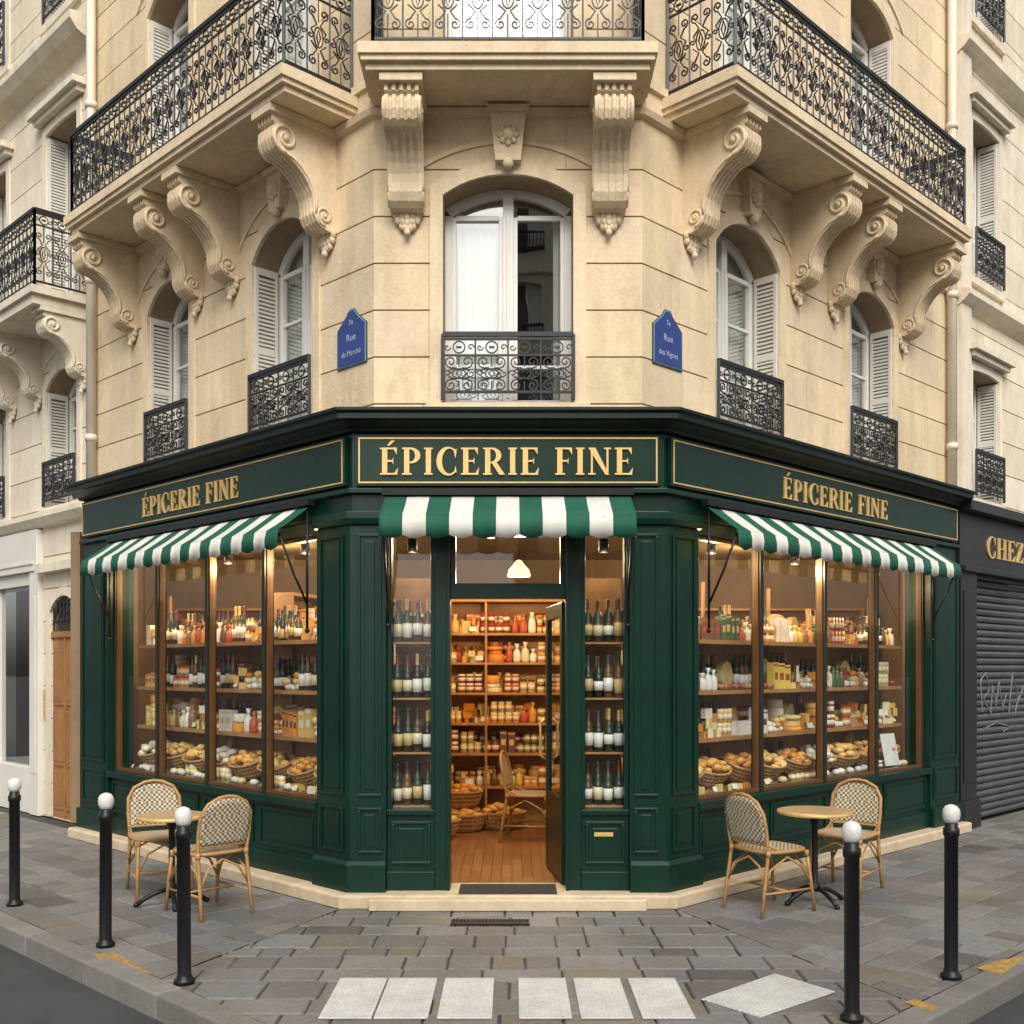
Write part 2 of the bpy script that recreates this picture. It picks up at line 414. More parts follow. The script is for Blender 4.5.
def console(mb,F,uc,width,proj,zt,zb):
    prof=[(0,1),(1,1),(1,.93),(.95,.91),(1.0,.85),(1.0,.76),(.95,.68),(.86,.635),(.76,.62),(.64,.57),(.53,.50),(.44,.41),(.385,.32),(.37,.24),(.37,.15),(.32,.07),(.24,.02),(.14,0),(0,0)]
    H=zt-zb
    def pf(k,dz=0): return [(p*proj*k if p>0 else .001,zb+q*H+dz) for p,q in prof]
    mb.box(F,uc-width/2-.03,uc+width/2+.03,.001,proj+.04,zt-.001,zt+.055)
    n=5; ww=width/(2*n-1)
    for i in range(2*n-1):
        a=uc-width/2+i*ww; mb.wprism(F,pf(1.0 if i%2==0 else .955),a,a+ww,0)
    for sg in (-1,1):
        for (cw,cz,r,tr) in ((.80,.79,.155,.016),(.20,.14,.10,.011)):
            pts=[]
            for k in range(26):
                an=-math.pi*.5+ k*.42; rr=r*H*(1-k/30)
                pts.append(F.pt(uc+sg*(width/2+.004),cw*proj+rr*math.cos(an),zb+cz*H+rr*math.sin(an)))
            mb.tube(pts,tr,6)
            mb.ball(F.pt(uc+sg*width/2,cw*proj,zb+cz*H),.03*r/.155,0)
        pts=[F.pt(uc+sg*(width/2+.004),p*proj*.9,zb+q*H) for p,q in prof[6:15]]
        mb.tube(pts,.011,6)
    # acanthus drop
    for k,(hh,wd) in enumerate(((-.02,.085),(-.065,.075),(-.11,.045))):
        for j in range(5):
            t=(j-2)/2; mb.ball(F.pt(uc+t*wd,.040-.012*abs(t),zb+hh+.022*abs(t)),.030-.003*k,0,seg=6,rings=5,sz=1.4)
    mb.ball(F.pt(uc,.05,zb-.145),.026,0,seg=7,rings=5,sz=1.1)

def spiral(cx,cz,r,a0,dirn,turn=1.35,n=13):
    return [(cx+r*(1-.82*k/n)*math.cos(a0+dirn*2*math.pi*turn*k/n), cz+r*(1-.82*k/n)*math.sin(a0+dirn*2*math.pi*turn*k/n)) for k in range(n+1)]
def railing(mb,p0,p1,z0,z1,unit=.21,fr=True,r=.0068):
    p0=Vector(p0);p1=Vector(p1);L=(p1-p0).length;e=(p1-p0)/L
    Q=lambda x,z:(p0.x+e.x*x,p0.y+e.y*x,z)
    T=lambda pts,rr=r,cl=False: mb.tube([Q(x,z) for x,z in pts],rr,4,0,cl)
    T([(0,z1),(L,z1)],.024); T([(0,z1-.035),(L,z1-.035)],.013)
    zA=z0+.06; T([(0,zA),(L,zA)],.013)
    zB=z1-.16 if fr else z1-.06
    if fr: T([(0,zB),(L,zB)],.010)
    T([(0,z0),(0,z1)],.017); T([(L,z0),(L,z1)],.017)
    n=max(1,round(L/unit)); w=L/n; H=zB-zA
    for i in range(n):
        x0=i*w; xc=x0+w/2
        if i: T([(x0,z0 if i%3==0 else zA),(x0,z1-.03)],.009)
        T([(xc,zA),(xc,zA+H*.30)]); T([(xc,zA+H*.70),(xc,zB)])
        T([(xc+w*.20*math.cos(k*math.pi/7),zA+H*.5+H*.13*math.sin(k*math.pi/7)) for k in range(14)],r,True)
        T([(xc,zA+H*.40),(xc+w*.09,zA+H*.5),(xc,zA+H*.60),(xc-w*.09,zA+H*.5)],r,True)
        for sg in (-1,1):
            s1=spiral(xc+sg*w*.25,zA+H*.82,w*.19,-math.pi/2,sg)
            T([(xc+sg*w*.20,zA+H*.5),(xc+sg*w*.33,zA+H*.58)]+[(xc+sg*w*.08,zA+H*.66)]+s1)
            s2=spiral(xc+sg*w*.25,zA+H*.18,w*.19,math.pi/2,-sg)
            T([(xc+sg*w*.33,zA+H*.42),(xc+sg*w*.08,zA+H*.34)]+s2)
            s3=spiral(xc+sg*w*.36,zA+H*.5,w*.12,math.pi,sg,1.0,8); T(s3,r*.9)
        if fr:
            T([(xc+.045*math.cos(k*math.pi/6),zB+.062+.045*math.sin(k*math.pi/6)) for k in range(12)],r,True)
            T([(xc-.02,zB+.062),(xc+.02,zB+.062)],.01)
            for sg in (-1,1): T(spiral(xc+sg*(w*.36),zB+.06,.028,0,sg,1.0,7),r*.9)

# ------------------------------------------------------------------ letters
def rect(x0,y0,x1,y1): return [(x0,y0),(x1,y0),(x1,y1),(x0,y1)]
def arc2(cx,cy,rx,ry,a0,a1,n=16): return [(cx+rx*math.cos(math.radians(a0+(a1-a0)*k/n)),cy+ry*math.sin(math.radians(a0+(a1-a0)*k/n))) for k in range(n+1)]
def letter(ch):
    E=[rect(.07,0,.25,1),rect(0,.935,.58,1),[(.58,.935),(.58,.74),(.47,.935)],rect(.25,.475,.46,.54),[(.46,.64),(.46,.38),(.40,.5)]]
    if ch in 'EÉ':
        r=E+[rect(0,0,.60,.065),[(.60,.065),(.63,.28),(.49,.065)]]
        if ch=='É': r.append([(.24,1.07),(.32,1.07),(.52,1.26),(.38,1.26)])
        return r,.63
    if ch=='F': return E+[rect(0,0,.34,.065)],.58
    if ch=='I': return [rect(.06,0,.24,1),rect(0,.94,.30,1),rect(0,0,.30,.06)],.30
    bowl=arc2(.30,.71,.33,.29,90,-90)+arc2(.29,.71,.16,.225,-90,90)
    if ch=='P': return [rect(.07,0,.25,1),rect(0,0,.33,.06),rect(0,.94,.25,1),rect(.25,.935,.3,1),rect(.25,.42,.3,.485),bowl],.63
    if ch=='R': return letter('P')[0][:1]+[rect(0,0,.31,.06),rect(0,.94,.25,1),rect(.25,.935,.3,1),rect(.25,.42,.3,.485),bowl,[(.30,.43),(.47,.45),(.76,.0),(.56,.0)]],.74
    if ch=='C': return [arc2(.40,.5,.40,.53,48,312,26)+arc2(.45,.5,.26,.46,308,52,26),[(.66,.60),(.70,.96),(.62,.90),(.60,.84)],[(.70,.06),(.66,.34),(.62,.14)]],.72
    if ch=='N': return [rect(.09,0,.16,.95),rect(0,0,.25,.06),[(0,1),(.25,1),(.72,.0),(.60,.0)],rect(.63,.05,.70,1),rect(.54,.94,.79,1)],.79
    if ch=='H': return [rect(.07,0,.25,1),rect(.57,0,.75,1),rect(.25,.47,.57,.53),rect(0,.94,.32,1),rect(0,0,.32,.06),rect(.5,.94,.82,1),rect(.5,0,.82,.06)],.82
    if ch=='Z': return [rect(.04,.93,.64,1),rect(0,0,.62,.07),[(.42,.93),(.64,.93),(.22,.07),(0,.07)],[(.62,.07),(.65,.28),(.52,.07)],[(.04,.93),(.02,.74),(.14,.93)]],.65
    return [],.30
def signtext(mb,F,text,uc,sgn,zb,h,total,w,th=.012,sp=.13):
    wid=sum(letter(c)[1] for c in text)+sp*(len(text)-1); sx=total/(wid*h)
    x=-wid/2*h*sx; k=0
    for c in text:
        ps,wd=letter(c)
        for p in ps:
            k+=1; mb.prism(F,[(uc+sgn*(x+px*h*sx),zb+py*h) for px,py in p],w,w+th+(k%7)*.0006,0)
        x+=(wd+sp)*h*sx

# ================================================================== CORNER BUILDING
bld=empty('corner_building')
st=MB(); fw=MB(); gw=MB(); cw=MB(); rw=MB(); sh=MB()
ZL0,ZL1=3.30,6.06; ZU0,ZU1=6.06,12.6
opF=[(0,.50,3.78,5.38,.16),(0,.50,6.30,8.3,.16)]
opL1=[(1.26,.46,3.78,5.30,.26),(1.26,.46,6.30,8.3,.2)]
opL2=[(3.26,.42,3.78,5.30,.24),(3.26,.42,6.30,8.3,.2)]
opR1=[(1.46,.50,3.78,5.30,.26),(1.46,.46,6.30,8.3,.2)]
opR2=[(3.72,.48,3.78,5.30,.24),(3.72,.46,6.30,8.3,.2)]
LS=4.98; RS=5.78
for F,u0,u1,cols in ((SF,-HW,HW,[opF]),(SL,0,LS,[opL1,opL2]),(SR,0,RS,[opR1,opR2])):
    wall(st,F,u0,u1,ZL0,ZL1,[[c[0]] for c in cols])
    wall(st,F,u0,u1,ZU0,ZU1,[[c[1]] for c in cols])
    for c in cols:
        for i,o in enumerate(c):
            cur=(.47,.12) if F is SF else ((.35,.5) if rnd.random()<.5 else (.45,.4))
            window(fw,gw,cw,rw,sh,F,o,shut=F is not SF,curt=cur,stonemb=st,bars=(.22,) if F is SF else (.33,.67))
wall(st,SL,LU-.02,LS,0,ZL0,[],vj=False); wall(st,SR,RU-.02,RS,0,ZL0,[],vj=False)
keystone(st,SF,0,5.97,.36,.27,.10)
for F,c in ((SL,opL1),(SL,opL2),(SR,opR1),(SR,opR2)): keystone(st,F,c[0][0],5.93,.30,.22,.09)
plan2=[P2(SL,LS),A2,B2,P2(SR,RS)]
st.sweep(plan2,[(.0005,5.97),(.045,5.985),(.06,6.03),(.0005,6.035)])
st.sweep(plan2,[(.0005,6.225),(.03,6.225),(.03,6.29),(.0005,6.30)])
st.sweep(plan2,[(.0005,3.60),(.03,3.60),(.03,3.70),(.0005,3.72)])
st.sweep(plan2,[(.0005,9.6),(.2,9.75),(.28,9.85),(.28,9.95),(.0005,10.0)])
# slabs and consoles
OV=.70
def slab(F,u0,u1,ov):
    st.box(F,u0+.05,u1-.05,.001,ov-.06,6.04,6.09); st.box(F,u0+.02,u1-.02,.001,ov-.02,6.09,6.13); st.box(F,u0,u1,.001,ov,6.13,6.21)
slab(SF,-1.07,1.07,.62); slab(SL,.20,4.08,OV); slab(SR,.24,4.52,OV)
for x in (-.77,.77): console(st,SF,x,.25,.50,5.98,5.22)
for u in (.58,2.04,2.68,4.0): console(st,SL,u,.20,.60,5.98,5.22)
for u in (.62,2.26,2.94,4.40): console(st,SR,u,.20,.60,5.98,5.22)
st.build('stone_walls',[STONE,JOINT],bld)
fw.build('window_frames',[WHITE],bld,bevel=.003); gw.build('window_glass',[WGLASS],bld,recalc=False)
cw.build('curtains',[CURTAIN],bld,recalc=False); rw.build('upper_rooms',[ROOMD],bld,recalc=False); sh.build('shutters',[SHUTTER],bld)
# railings
ir=MB()
def balrail(F,u0,u1,ov):
    a=P2(F,u0,ov); b=P2(F,u1,ov); railing(ir,a,b,6.21,7.02)
    railing(ir,P2(F,u0,.02),a,6.21,7.02); railing(ir,P2(F,u1,.02),b,6.21,7.02)
balrail(SF,-.97,.97,.54); balrail(SL,.26,4.02,OV-.06); balrail(SR,.30,4.46,OV-.06)
for F,c in ((SF,opF),(SL,opL1),(SL,opL2),(SR,opR1),(SR,opR2)):
    o=c[0]; railing(ir,P2(F,o[0]-o[1],.045),P2(F,o[0]+o[1],.045),3.80,4.30,.25,True)
ir.build('iron_railings',[IRON],bld)
pp=MB()
for F,u in ((SL,LS-.12),(SR,RS-.28)):
    p=P2(F,u,.08); pp.tube([(p[0],p[1],3.6),(p[0],p[1],12.5)],.05,12)
    for z in (4.2,5.9,7.8,9.6): pp.tube([(p[0],p[1],z),(p[0],p[1],z+.07)],.062,12)
pp.build('downpipes',[PIPE],bld)
# unseen top slab and back wall, added to keep daylight out
rf=MB(); pl=[P2(SL,LS,-.3),P2(SL,0,-.3),P2(SR,0,-.3),P2(SR,RS,-.3),(P2(SR,RS)[0],12),(P2(SL,LS)[0],12)]
rf.hprism(WF,pl,12.6,12.8); rf.hprism(WF,[(-9,11.6),(9,11.6),(9,12),(-9,12)],0,12.6)
rf.build('daylight_block',[ROOMD],bld)

# ================================================================== SHOPFRONT
g=MB(); gd=MB(); fr=MB(); gg=MB(); go=MB()
plan=[P2(FL,LU),A,B,P2(FR,RU)]
def panel(F,u0,u1,z0,z1,w,t=.022,pr=.014,mi=0):
    g.box(F,u0,u1,w+.0005,w+pr,z1-t,z1); g.box(F,u0,u1,w+.0005,w+pr,z0,z0+t)
    g.box(F,u0,u0+t,w+.0005,w+pr,z0+t,z1-t); g.box(F,u1-t,u1,w+.0005,w+pr,z0+t,z1-t)
    if u1-u0>.16 and z1-z0>.16: g.box(F,u0+t+.03,u1-t-.03,w+.0005,w+.008,z0+t+.03,z1-t-.03)
# fascia + cornice
g.sweep(plan,[(-.42,2.88),(0,2.88),(0,3.49),(-.42,3.49)])
g.sweep(plan,[(.0005,3.03),(.05,3.04),(.05,3.075),(.0005,3.085)])
gd.sweep(plan,[(-.30,3.4905),(.05,3.4905),(.065,3.51),(.12,3.535),(.15,3.55),(.19,3.555),(.19,3.60),(.215,3.61),(.215,3.635),(-.30,3.65)])
# corner pilasters (mitred)
WP=.03
for plc in ([P2(FL,.41),A,P2(FF,-.90)],[P2(FF,.90),B,P2(FR,.40)]):
    g.sweep(plc,[(-.25,.10),(WP,.10),(WP,2.879),(-.25,2.879)])
    g.sweep(plc,[(WP+.0005,.10),(WP+.045,.10),(WP+.045,.30),(WP+.02,.33),(WP+.0005,.33)])
    g.sweep(plc,[(.0005+WP,2.80),(WP+.03,2.81),(WP+.045,2.85),(WP+.045,2.90),(WP+.0005,2.91)])
for F,a,b in ((FL,.06,.36),(FR,.06,.35),(FF,-1.11,-.93),(FF,.93,1.11)):
    panel(F,a,b,.80,2.74,WP); panel(F,a,b,.38,.72,WP)
# side bays
def side(F,e0,e1,end,mull):
    g.box(F,e1,end,-.25,WP,.10,2.879); panel(F,e1+.06,end-.06,.80,2.74,WP); panel(F,e1+.06,end-.06,.38,.72,WP)
    g.box(F,e1-.01,end+.01,WP+.0005,WP+.045,.10,.30)
    g.box(F,e0,e1,-.25,-.01,.10,.66)               # stall riser
    g.box(F,e0,e1,-.0095,.02,.10,.26)
    g.box(F,e0+.0,e1-.0,-.25,.045,.6605,.72)       # sill
    n=4; w=(e1-e0)/n
    for i in range(n): panel(F,e0+i*w+.05,e0+(i+1)*w-.05,.31,.62,-.01)
    # head rail
    g.box(F,e0,e1,-.14,-.02,2.78,2.8795)
    ed=[e0]+mull+[e1]
    for m in mull: fr.box(F,m-.022,m+.022,-.13,-.035,.7205,2.7795)
    fr.box(F,e0+.0005,e0+.03,-.12,-.04,.7205,2.7795); fr.box(F,e1-.03,e1-.0005,-.12,-.04,.7205,2.7795)
    for i in range(len(ed)-1):
        a=ed[i]+(.03 if i==0 else .022); b=ed[i+1]-(.03 if i==len(ed)-2 else .022)
        fr.box(F,a,b,-.115,-.05,.7205,.75,1); fr.box(F,a,b,-.115,-.05,2.75,2.7795,1)
        fr.box(F,a,a+.012,-.11,-.055,.75,2.75,1); fr.box(F,b-.012,b,-.11,-.055,.75,2.75,1)
        gg.add([F.pt(a+.01,-.085,.74),F.pt(b-.01,-.085,.74),F.pt(b-.01,-.085,2.76),F.pt(a+.01,-.085,2.76)],[(0,1,2,3)])
EL=(.41,4.04); ER=(.40,4.50)
side(FL,EL[0],EL[1],LU,[1.27,2.20,3.13]); side(FR,ER[0],ER[1],RU,[1.40,2.46,3.46])
# front bay
for sg in (-1,1):
    def bx(a,b,w0,w1,z0,z1,mb=g,mi=0):
        lo,hi=sorted((sg*a,sg*b)); mb.box(FF,lo,hi,w0,w1,z0,z1,mi)
    bx(.43,.545,-.22,-.01,.10,2.879)        # door post
    bx(.43,.455,-.0095,.008,.10,2.75)
    bx(.545,.90,-.20,-.03,.10,.66)          # panel under sidelight
    bx(.545,.90,-.20,.0,.6605,.70)
    bx(.545,.90,-.0295,.0,.10,.24)
    bx(.545,.90,-.20,-.03,2.74,2.8795)
    bx(.545,.575,-.15,-.03,.70,2.74); bx(.865,.90,-.15,-.03,.70,2.74)
    lo,hi=sorted((sg*.575,sg*.865)); panel(FF,lo+.0,hi-.0,.29,.61,-.03)
    gg.add([FF.pt(lo-.01,-.09,.69),FF.pt(hi+.01,-.09,.69),FF.pt(hi+.01,-.09,2.75),FF.pt(lo-.01,-.09,2.75)],[(0,1,2,3)])
g.box(FF,-.43,.43,-.18,-.03,2.27,2.38); g.box(FF,-.43,.43,-.18,-.03,2.74,2.8795)
g.box(FF,-.43,-.39,-.15,-.04,2.38,2.74); g.box(FF,.39,.43,-.15,-.04,2.38,2.74)
gg.add([FF.pt(-.40,-.1,2.37),FF.pt(.40,-.1,2.37),FF.pt(.40,-.1,2.75),FF.pt(-.40,-.1,2.75)],[(0,1,2,3)])
# door leaf opened inward (hinged right)
DF=FF.sub(.425,-.19,math.radians(-97))
def dbox(a,b,z0,z1,w0=-.02,w1=.02,mb=g): mb.box(DF,a,b,w0,w1,z0,z1)
dbox(0,.09,.115,2.25); dbox(.70,.79,.115,2.25); dbox(.09,.70,.115,.75); dbox(.09,.70,2.14,2.25)
gg.add([DF.pt(.08,0,.74),DF.pt(.71,0,.74),DF.pt(.71,0,2.15),DF.pt(.08,0,2.15)],[(0,1,2,3)])
hd=MB(); hd.tube([DF.pt(.74,.03,1.0),DF.pt(.74,.07,1.03),DF.pt(.74,.07,1.3),DF.pt(.74,.03,1.33)],.011,8)
hd.tube([DF.pt(.74,-.03,1.0),DF.pt(.74,-.07,1.03),DF.pt(.74,-.07,1.3),DF.pt(.74,-.03,1.33)],.011,8)
hd.box(FF,.64,.78,-.0195,-.014,.50,.53); hd.box(FF,.655,.765,-.0135,-.012,.507,.523)
hd.build('door_handle',[GOLD],bld)
# signboards: green board with gold border
def board(F,a,b,z0,z1,w0,w1):
    g.box(F,a,b,w0,w1,z0,z1)
    t=.011
    for (x0,x1,y0,y1) in ((a+.02,b-.02,z1-.03,z1-.03+t),(a+.02,b-.02,z0+.02,z0+.02+t)): go.box(F,x0,x1,w1+.0005,w1+.007,y0,y1)
    for x in (a+.02,b-.02-t): go.box(F,x,x+t,w1+.0005,w1+.0072,z0+.02+t,z1-.03)
board(FF,-1.12,1.12,3.09,3.465,.0005,.05)
board(FL,.04,LU-.05,3.10,3.465,.0005,.04); board(FR,.04,RU-.05,3.10,3.465,.0005,.04)
g.build('shopfront_joinery',[GREEN],bld,bevel=.0035); gd.build('shopfront_cornice',[GREENBLK],bld,bevel=.004)
fr.build('shop_window_frames',[FRAMEWOOD,FRAMEIN],bld,bevel=.002); gg.build('shop_window_glass',[GLASS],bld,recalc=False)
go.build('sign_gold_border',[GOLD],bld)
for F,uc,sg,zb,h,tot,w in ((FF,-.01,1,3.17,.20,1.86,.0505),(FL,2.38,-1,3.18,.18,1.72,.0405),(FR,2.54,1,3.18,.18,1.90,.0405)):
    m=MB(); signtext(m,F,'ÉPICERIE FINE',uc,sg,zb,h,tot,w); m.build('shop_sign_lettering',[GOLD],bld)
# stone plinth / step
pb=MB(); pb.sweep(plan,[(-.3,0.001),(.17,.001),(.17,.085),(.155,.10),(-.3,.10)],0,(.80,.80,.80))
pb.sweep([P2(FF,-1.0),P2(FF,1.0)],[(.1705,.001),(.24,.001),(.24,.075),(.23,.085),(.1705,.085)],0,(.82,.82,.82))
pb.build('stone_plinth',[STONE,JOINT],bld,bevel=.006)

# interior
it=MB(); flp=[(-1.08,.18),(1.02,.18),(4.55,3.66),(4.9,3.9),(4.9,6.6),(-4.6,6.6),(-4.6,3.5),(-4.3,3.35)]
it.hprism(WF,flp,.02,.098,0)
it.build('shop_floor',[FLOOR],bld)
it=MB(); it.hprism(WF,[(-1.0,.36),(.94,.36),(4.4,3.86),(4.9,3.9),(4.9,6.6),(-4.6,6.6),(-4.3,3.6)],3.2,3.3); it.build('shop_ceiling',[PLASTER],bld)
it=MB(); it.box(WF,-4.6,4.9,6.5,6.6,.1,3.2); it.box(WF,-4.7,-4.6,3.5,6.6,.1,3.2); it.box(WF,4.9,5.0,3.9,6.6,.1,3.2)
it.build('shop_inner_walls',[ROOM],bld)

# ------------------------------------------------------------------ goods
GL=[(.012,.03,.014),(.02,.012,.008),(.03,.045,.02),(.07,.045,.012),(.015,.02,.012),(.12,.06,.015)]
LB=[(.78,.75,.68),(.75,.73,.66),(.72,.64,.45),(.82,.80,.74),(.8,.78,.72),(.6,.45,.2)]
def bottle(mb,p,h=.30,r=.037,seg=10):
    c=rnd.choice(GL); lb=rnd.choice(LB); cap=rnd.choice([(.02,.02,.02),(.16,.02,.02),(.5,.35,.12),(.05,.05,.05),(.03,.03,.03)])
    k=h/.30; l0=rnd.uniform(.03,.055); l1=rnd.uniform(.11,.14)
    mb.lathe(p,[(r*.9,0,c),(r,.006*k,c),(r,l0*k,lb),(r*1.015,(l0+.0001)*k,lb),(r*1.015,l1*k,c),(r,(l1+.0001)*k,c),(r,.175*k,c),(r*.72,.205*k,c),(r*.38,.225*k,cap),(r*.36,.29*k,cap),(r*.40,.30*k,cap)],seg)
CH=[(.78,.48,.11),(.82,.58,.20),(.76,.34,.06),(.80,.70,.42),(.66,.42,.16),(.84,.78,.62),(.60,.24,.05),(.82,.62,.26),(.72,.25,.04)]
PK=[(.78,.70,.50),(.82,.79,.72),(.70,.44,.14),(.15,.09,.05),(.76,.52,.16),(.50,.10,.04),(.74,.30,.05),(.08,.14,.06),(.80,.60,.12),(.84,.82,.78),(.30,.16,.07)]
def wheel(mb,F,u,w,z,r,h,c):
    p=F.pt(u,w,z); mb.lathe(p,[(r*.95,0,c),(r,.01,c),(r,h-.01,c),(r*.94,h,tuple(x*1.05 for x in c))],12)
def disc(mb,F,u,w,z,r,c):
    f=F.sub(u,w,rnd.uniform(-.25,.25)); n=16
    mb.prism(f,[(r*math.cos(2*math.pi*k/n),z+r+r*math.sin(2*math.pi*k/n)) for k in range(n)],-.03,.03,0,c)
    mb.prism(f,[(r*.5*math.cos(2*math.pi*k/n),z+r+r*.5*math.sin(2*math.pi*k/n)) for k in range(n)],.0301,.032,0,rnd.choice([(.8,.77,.66),(.55,.12,.06),(.75,.6,.3)]))
def wedge(mb,F,u,w,z,c,h=None):
    f=F.sub(u,w,rnd.uniform(0,6.28)); r=rnd.uniform(.06,.10); h=h or rnd.uniform(.05,.10)
    mb.hprism(f,[(-r*.5,-r*.35),(r*.7,-r*.1),(r*.55,r*.45),(-r*.5,.0)],z,z+h,0,c)
def jar(mb,p,r,h,c,lid):
    mb.lathe(p,[(r*.92,0,c),(r,.008,c),(r,h*.25,(.78,.73,.6)),(r*1.01,h*.251,(.78,.73,.6)),(r*1.01,h*.6,c),(r,h*.601,c),(r,h*.8,lid),(r*.93,h*.81,lid),(r*.93,h,lid)],9)
def card(mb,F,u,w,z):
    f=F.sub(u,w,rnd.uniform(-.3,.3)); s=rnd.uniform(.03,.05)
    mb.wprism(f,[(0,z),(.004,z),(-.012,z+s),(-.016,z+s)],-s*.8,s*.8,0,(.8,.78,.7))
def fill(mb,F,u0,u1,w0,w1,z,maxh,kinds,rows=2,front=None):
    for r in range(rows):
        w=w0+(w1-w0)*(r+.5)/rows; u=u0+.02
        kk=front if (front and r==rows-1) else kinds
        while u<u1-.05:
            k=rnd.choice(kk); run=rnd.uniform(.10,.30); ue=min(u+run,u1-.02)
            if k=='bottle' and maxh>.30:
                h=rnd.uniform(.25,min(.34,maxh-.02))
                while u<ue: bottle(mb,F.pt(u+.04,w+rnd.uniform(-.015,.015),z),h*rnd.uniform(.97,1.03)); u+=.080
            elif k=='wheel':
                rr=min(rnd.uniform(.07,.12),(w1-w0)/rows*.7); n=rnd.randint(2,6); zz=z; c=rnd.choice(CH); same=rnd.random()<.4
                for q in range(n):
                    h=rnd.uniform(.035,.09)
                    if zz+h>z+maxh-.04: break
                    wheel(mb,F,u+rr+rnd.uniform(-.012,.012),w+rnd.uniform(-.01,.01),zz,rr*rnd.uniform(.78,1),h,c if same else rnd.choice(CH)); zz+=h+.001
                u+=2*rr+.01
            elif k=='disc':
                rr=min(rnd.uniform(.09,.15),maxh*.45); disc(mb,F,u+rr,w,z,rr,rnd.choice(CH)); u+=2*rr+.005
            elif k=='wedge':
                while u<ue:
                    zz=z
                    for q in range(rnd.randint(1,3)):
                        h=rnd.uniform(.05,.085)
                        if zz+h>z+maxh-.03: break
                        wedge(mb,F,u+.05+rnd.uniform(-.01,.01),w+rnd.uniform(-.02,.02),zz,rnd.choice(CH),h); zz+=h+.001
                    u+=.095
                if rnd.random()<.8: card(mb,F,u-.06,w+.06,z+.02)
            elif k=='jar':
                r_=rnd.uniform(.028,.044); h=rnd.uniform(.08,.14); c=rnd.choice([(.7,.26,.03),(.75,.42,.06),(.3,.05,.02),(.6,.5,.18),(.30,.32,.07),(.76,.52,.12),(.5,.08,.03)]); lid=rnd.choice([(.65,.46,.17),(.75,.7,.6),(.1,.06,.03),(.4,.05,.03)])
                while u<ue:
                    jar(mb,F.pt(u+r_,w+rnd.uniform(-.01,.01),z),r_,h,c,lid)
                    if maxh>2.2*h and rnd.random()<.8: jar(mb,F.pt(u+r_,w,z+h+.001),r_,h,c,lid)
                    u+=2*r_+.004
            elif k=='box':
                bw=rnd.uniform(.05,.11); bh=min(rnd.uniform(.10,.27),maxh-.03); c=rnd.choice(PK); lc=rnd.choice([(.82,.8,.72),(.1,.08,.06),(.7,.5,.2),(.45,.08,.04)])
                while u<ue:
                    f=F.sub(u+bw/2,w,rnd.uniform(-.15,.15)); hh=bh*rnd.uniform(.85,1); t=rnd.uniform(.88,1.05); mb.box(f,-bw/2+.002,bw/2-.002,-.035,.035,z,z+hh,0,tuple(x*t for x in c))
                    mb.box(f,-bw*.3,bw*.3,.0352,.0362,z+hh*.35,z+hh*.62,0,lc); mb.box(f,-bw/2+.003,bw/2-.003,.0352,.0358,z+hh*.86,z+hh*.93,0,lc); u+=bw+.003
            elif k=='bag':    # tied paper / cellophane bags
                while u<ue:
                    c=rnd.choice(PK); r_=rnd.uniform(.035,.048); h=min(rnd.uniform(.14,.22),maxh-.04)
                    mb.lathe(F.pt(u+r_,w,z),[(r_*.85,0,c),(r_,.02,c),(r_*1.03,h*.4,c),(r_*.85,h*.62,c),(r_*.28,h*.74,(.75,.6,.3)),(r_*.30,h*.78,c),(r_*.65,h,c)],8); u+=2*r_+.003
            elif k=='bread':
                while u<ue:
                    c=rnd.choice([(.70,.40,.13),(.78,.50,.20),(.60,.30,.09)]); h=min(rnd.uniform(.24,.36),maxh+.02); x=rnd.uniform(-.03,.03)
                    mb.tube([F.pt(u+.03,w,z+.01),F.pt(u+.03+x*.4,w-.01,z+h*.3),F.pt(u+.03+x,w-.02,z+h*.7),F.pt(u+.03+x*1.3,w-.03,z+h)],.027,7,0,False,c); u+=.055
            elif k=='wrap':
                while u<ue:
                    c=rnd.choice([(.82,.80,.74),(.80,.75,.62),(.76,.6,.32),(.84,.83,.79)]); r_=rnd.uniform(.033,.05); zz=z+r_*.7
                    for q in range(rnd.randint(1,3)):
                        if zz+r_>z+maxh-.02: break
                        mb.ball(F.pt(u+r_+rnd.uniform(-.01,.01),w+rnd.uniform(-.02,.02),zz),r_,0,c if q==0 else rnd.choice(CH+[(.84,.83,.79)]),7,4,1.1,1,.75); zz+=r_*1.15
                    u+=1.9*r_
            elif k=='sausage':
                while u<ue:
                    c=rnd.choice([(.30,.07,.04),(.42,.2,.1),(.5,.3,.18)]); mb.tube([F.pt(u+.02,w-.05,z+.03),F.pt(u+.025,w,z+.035),F.pt(u+.02,w+.06,z+.03)],.022,7,0,False,c); u+=.05
            u+=rnd.uniform(.002,.02)
shelf=MB(); goods=MB(); bott=MB()
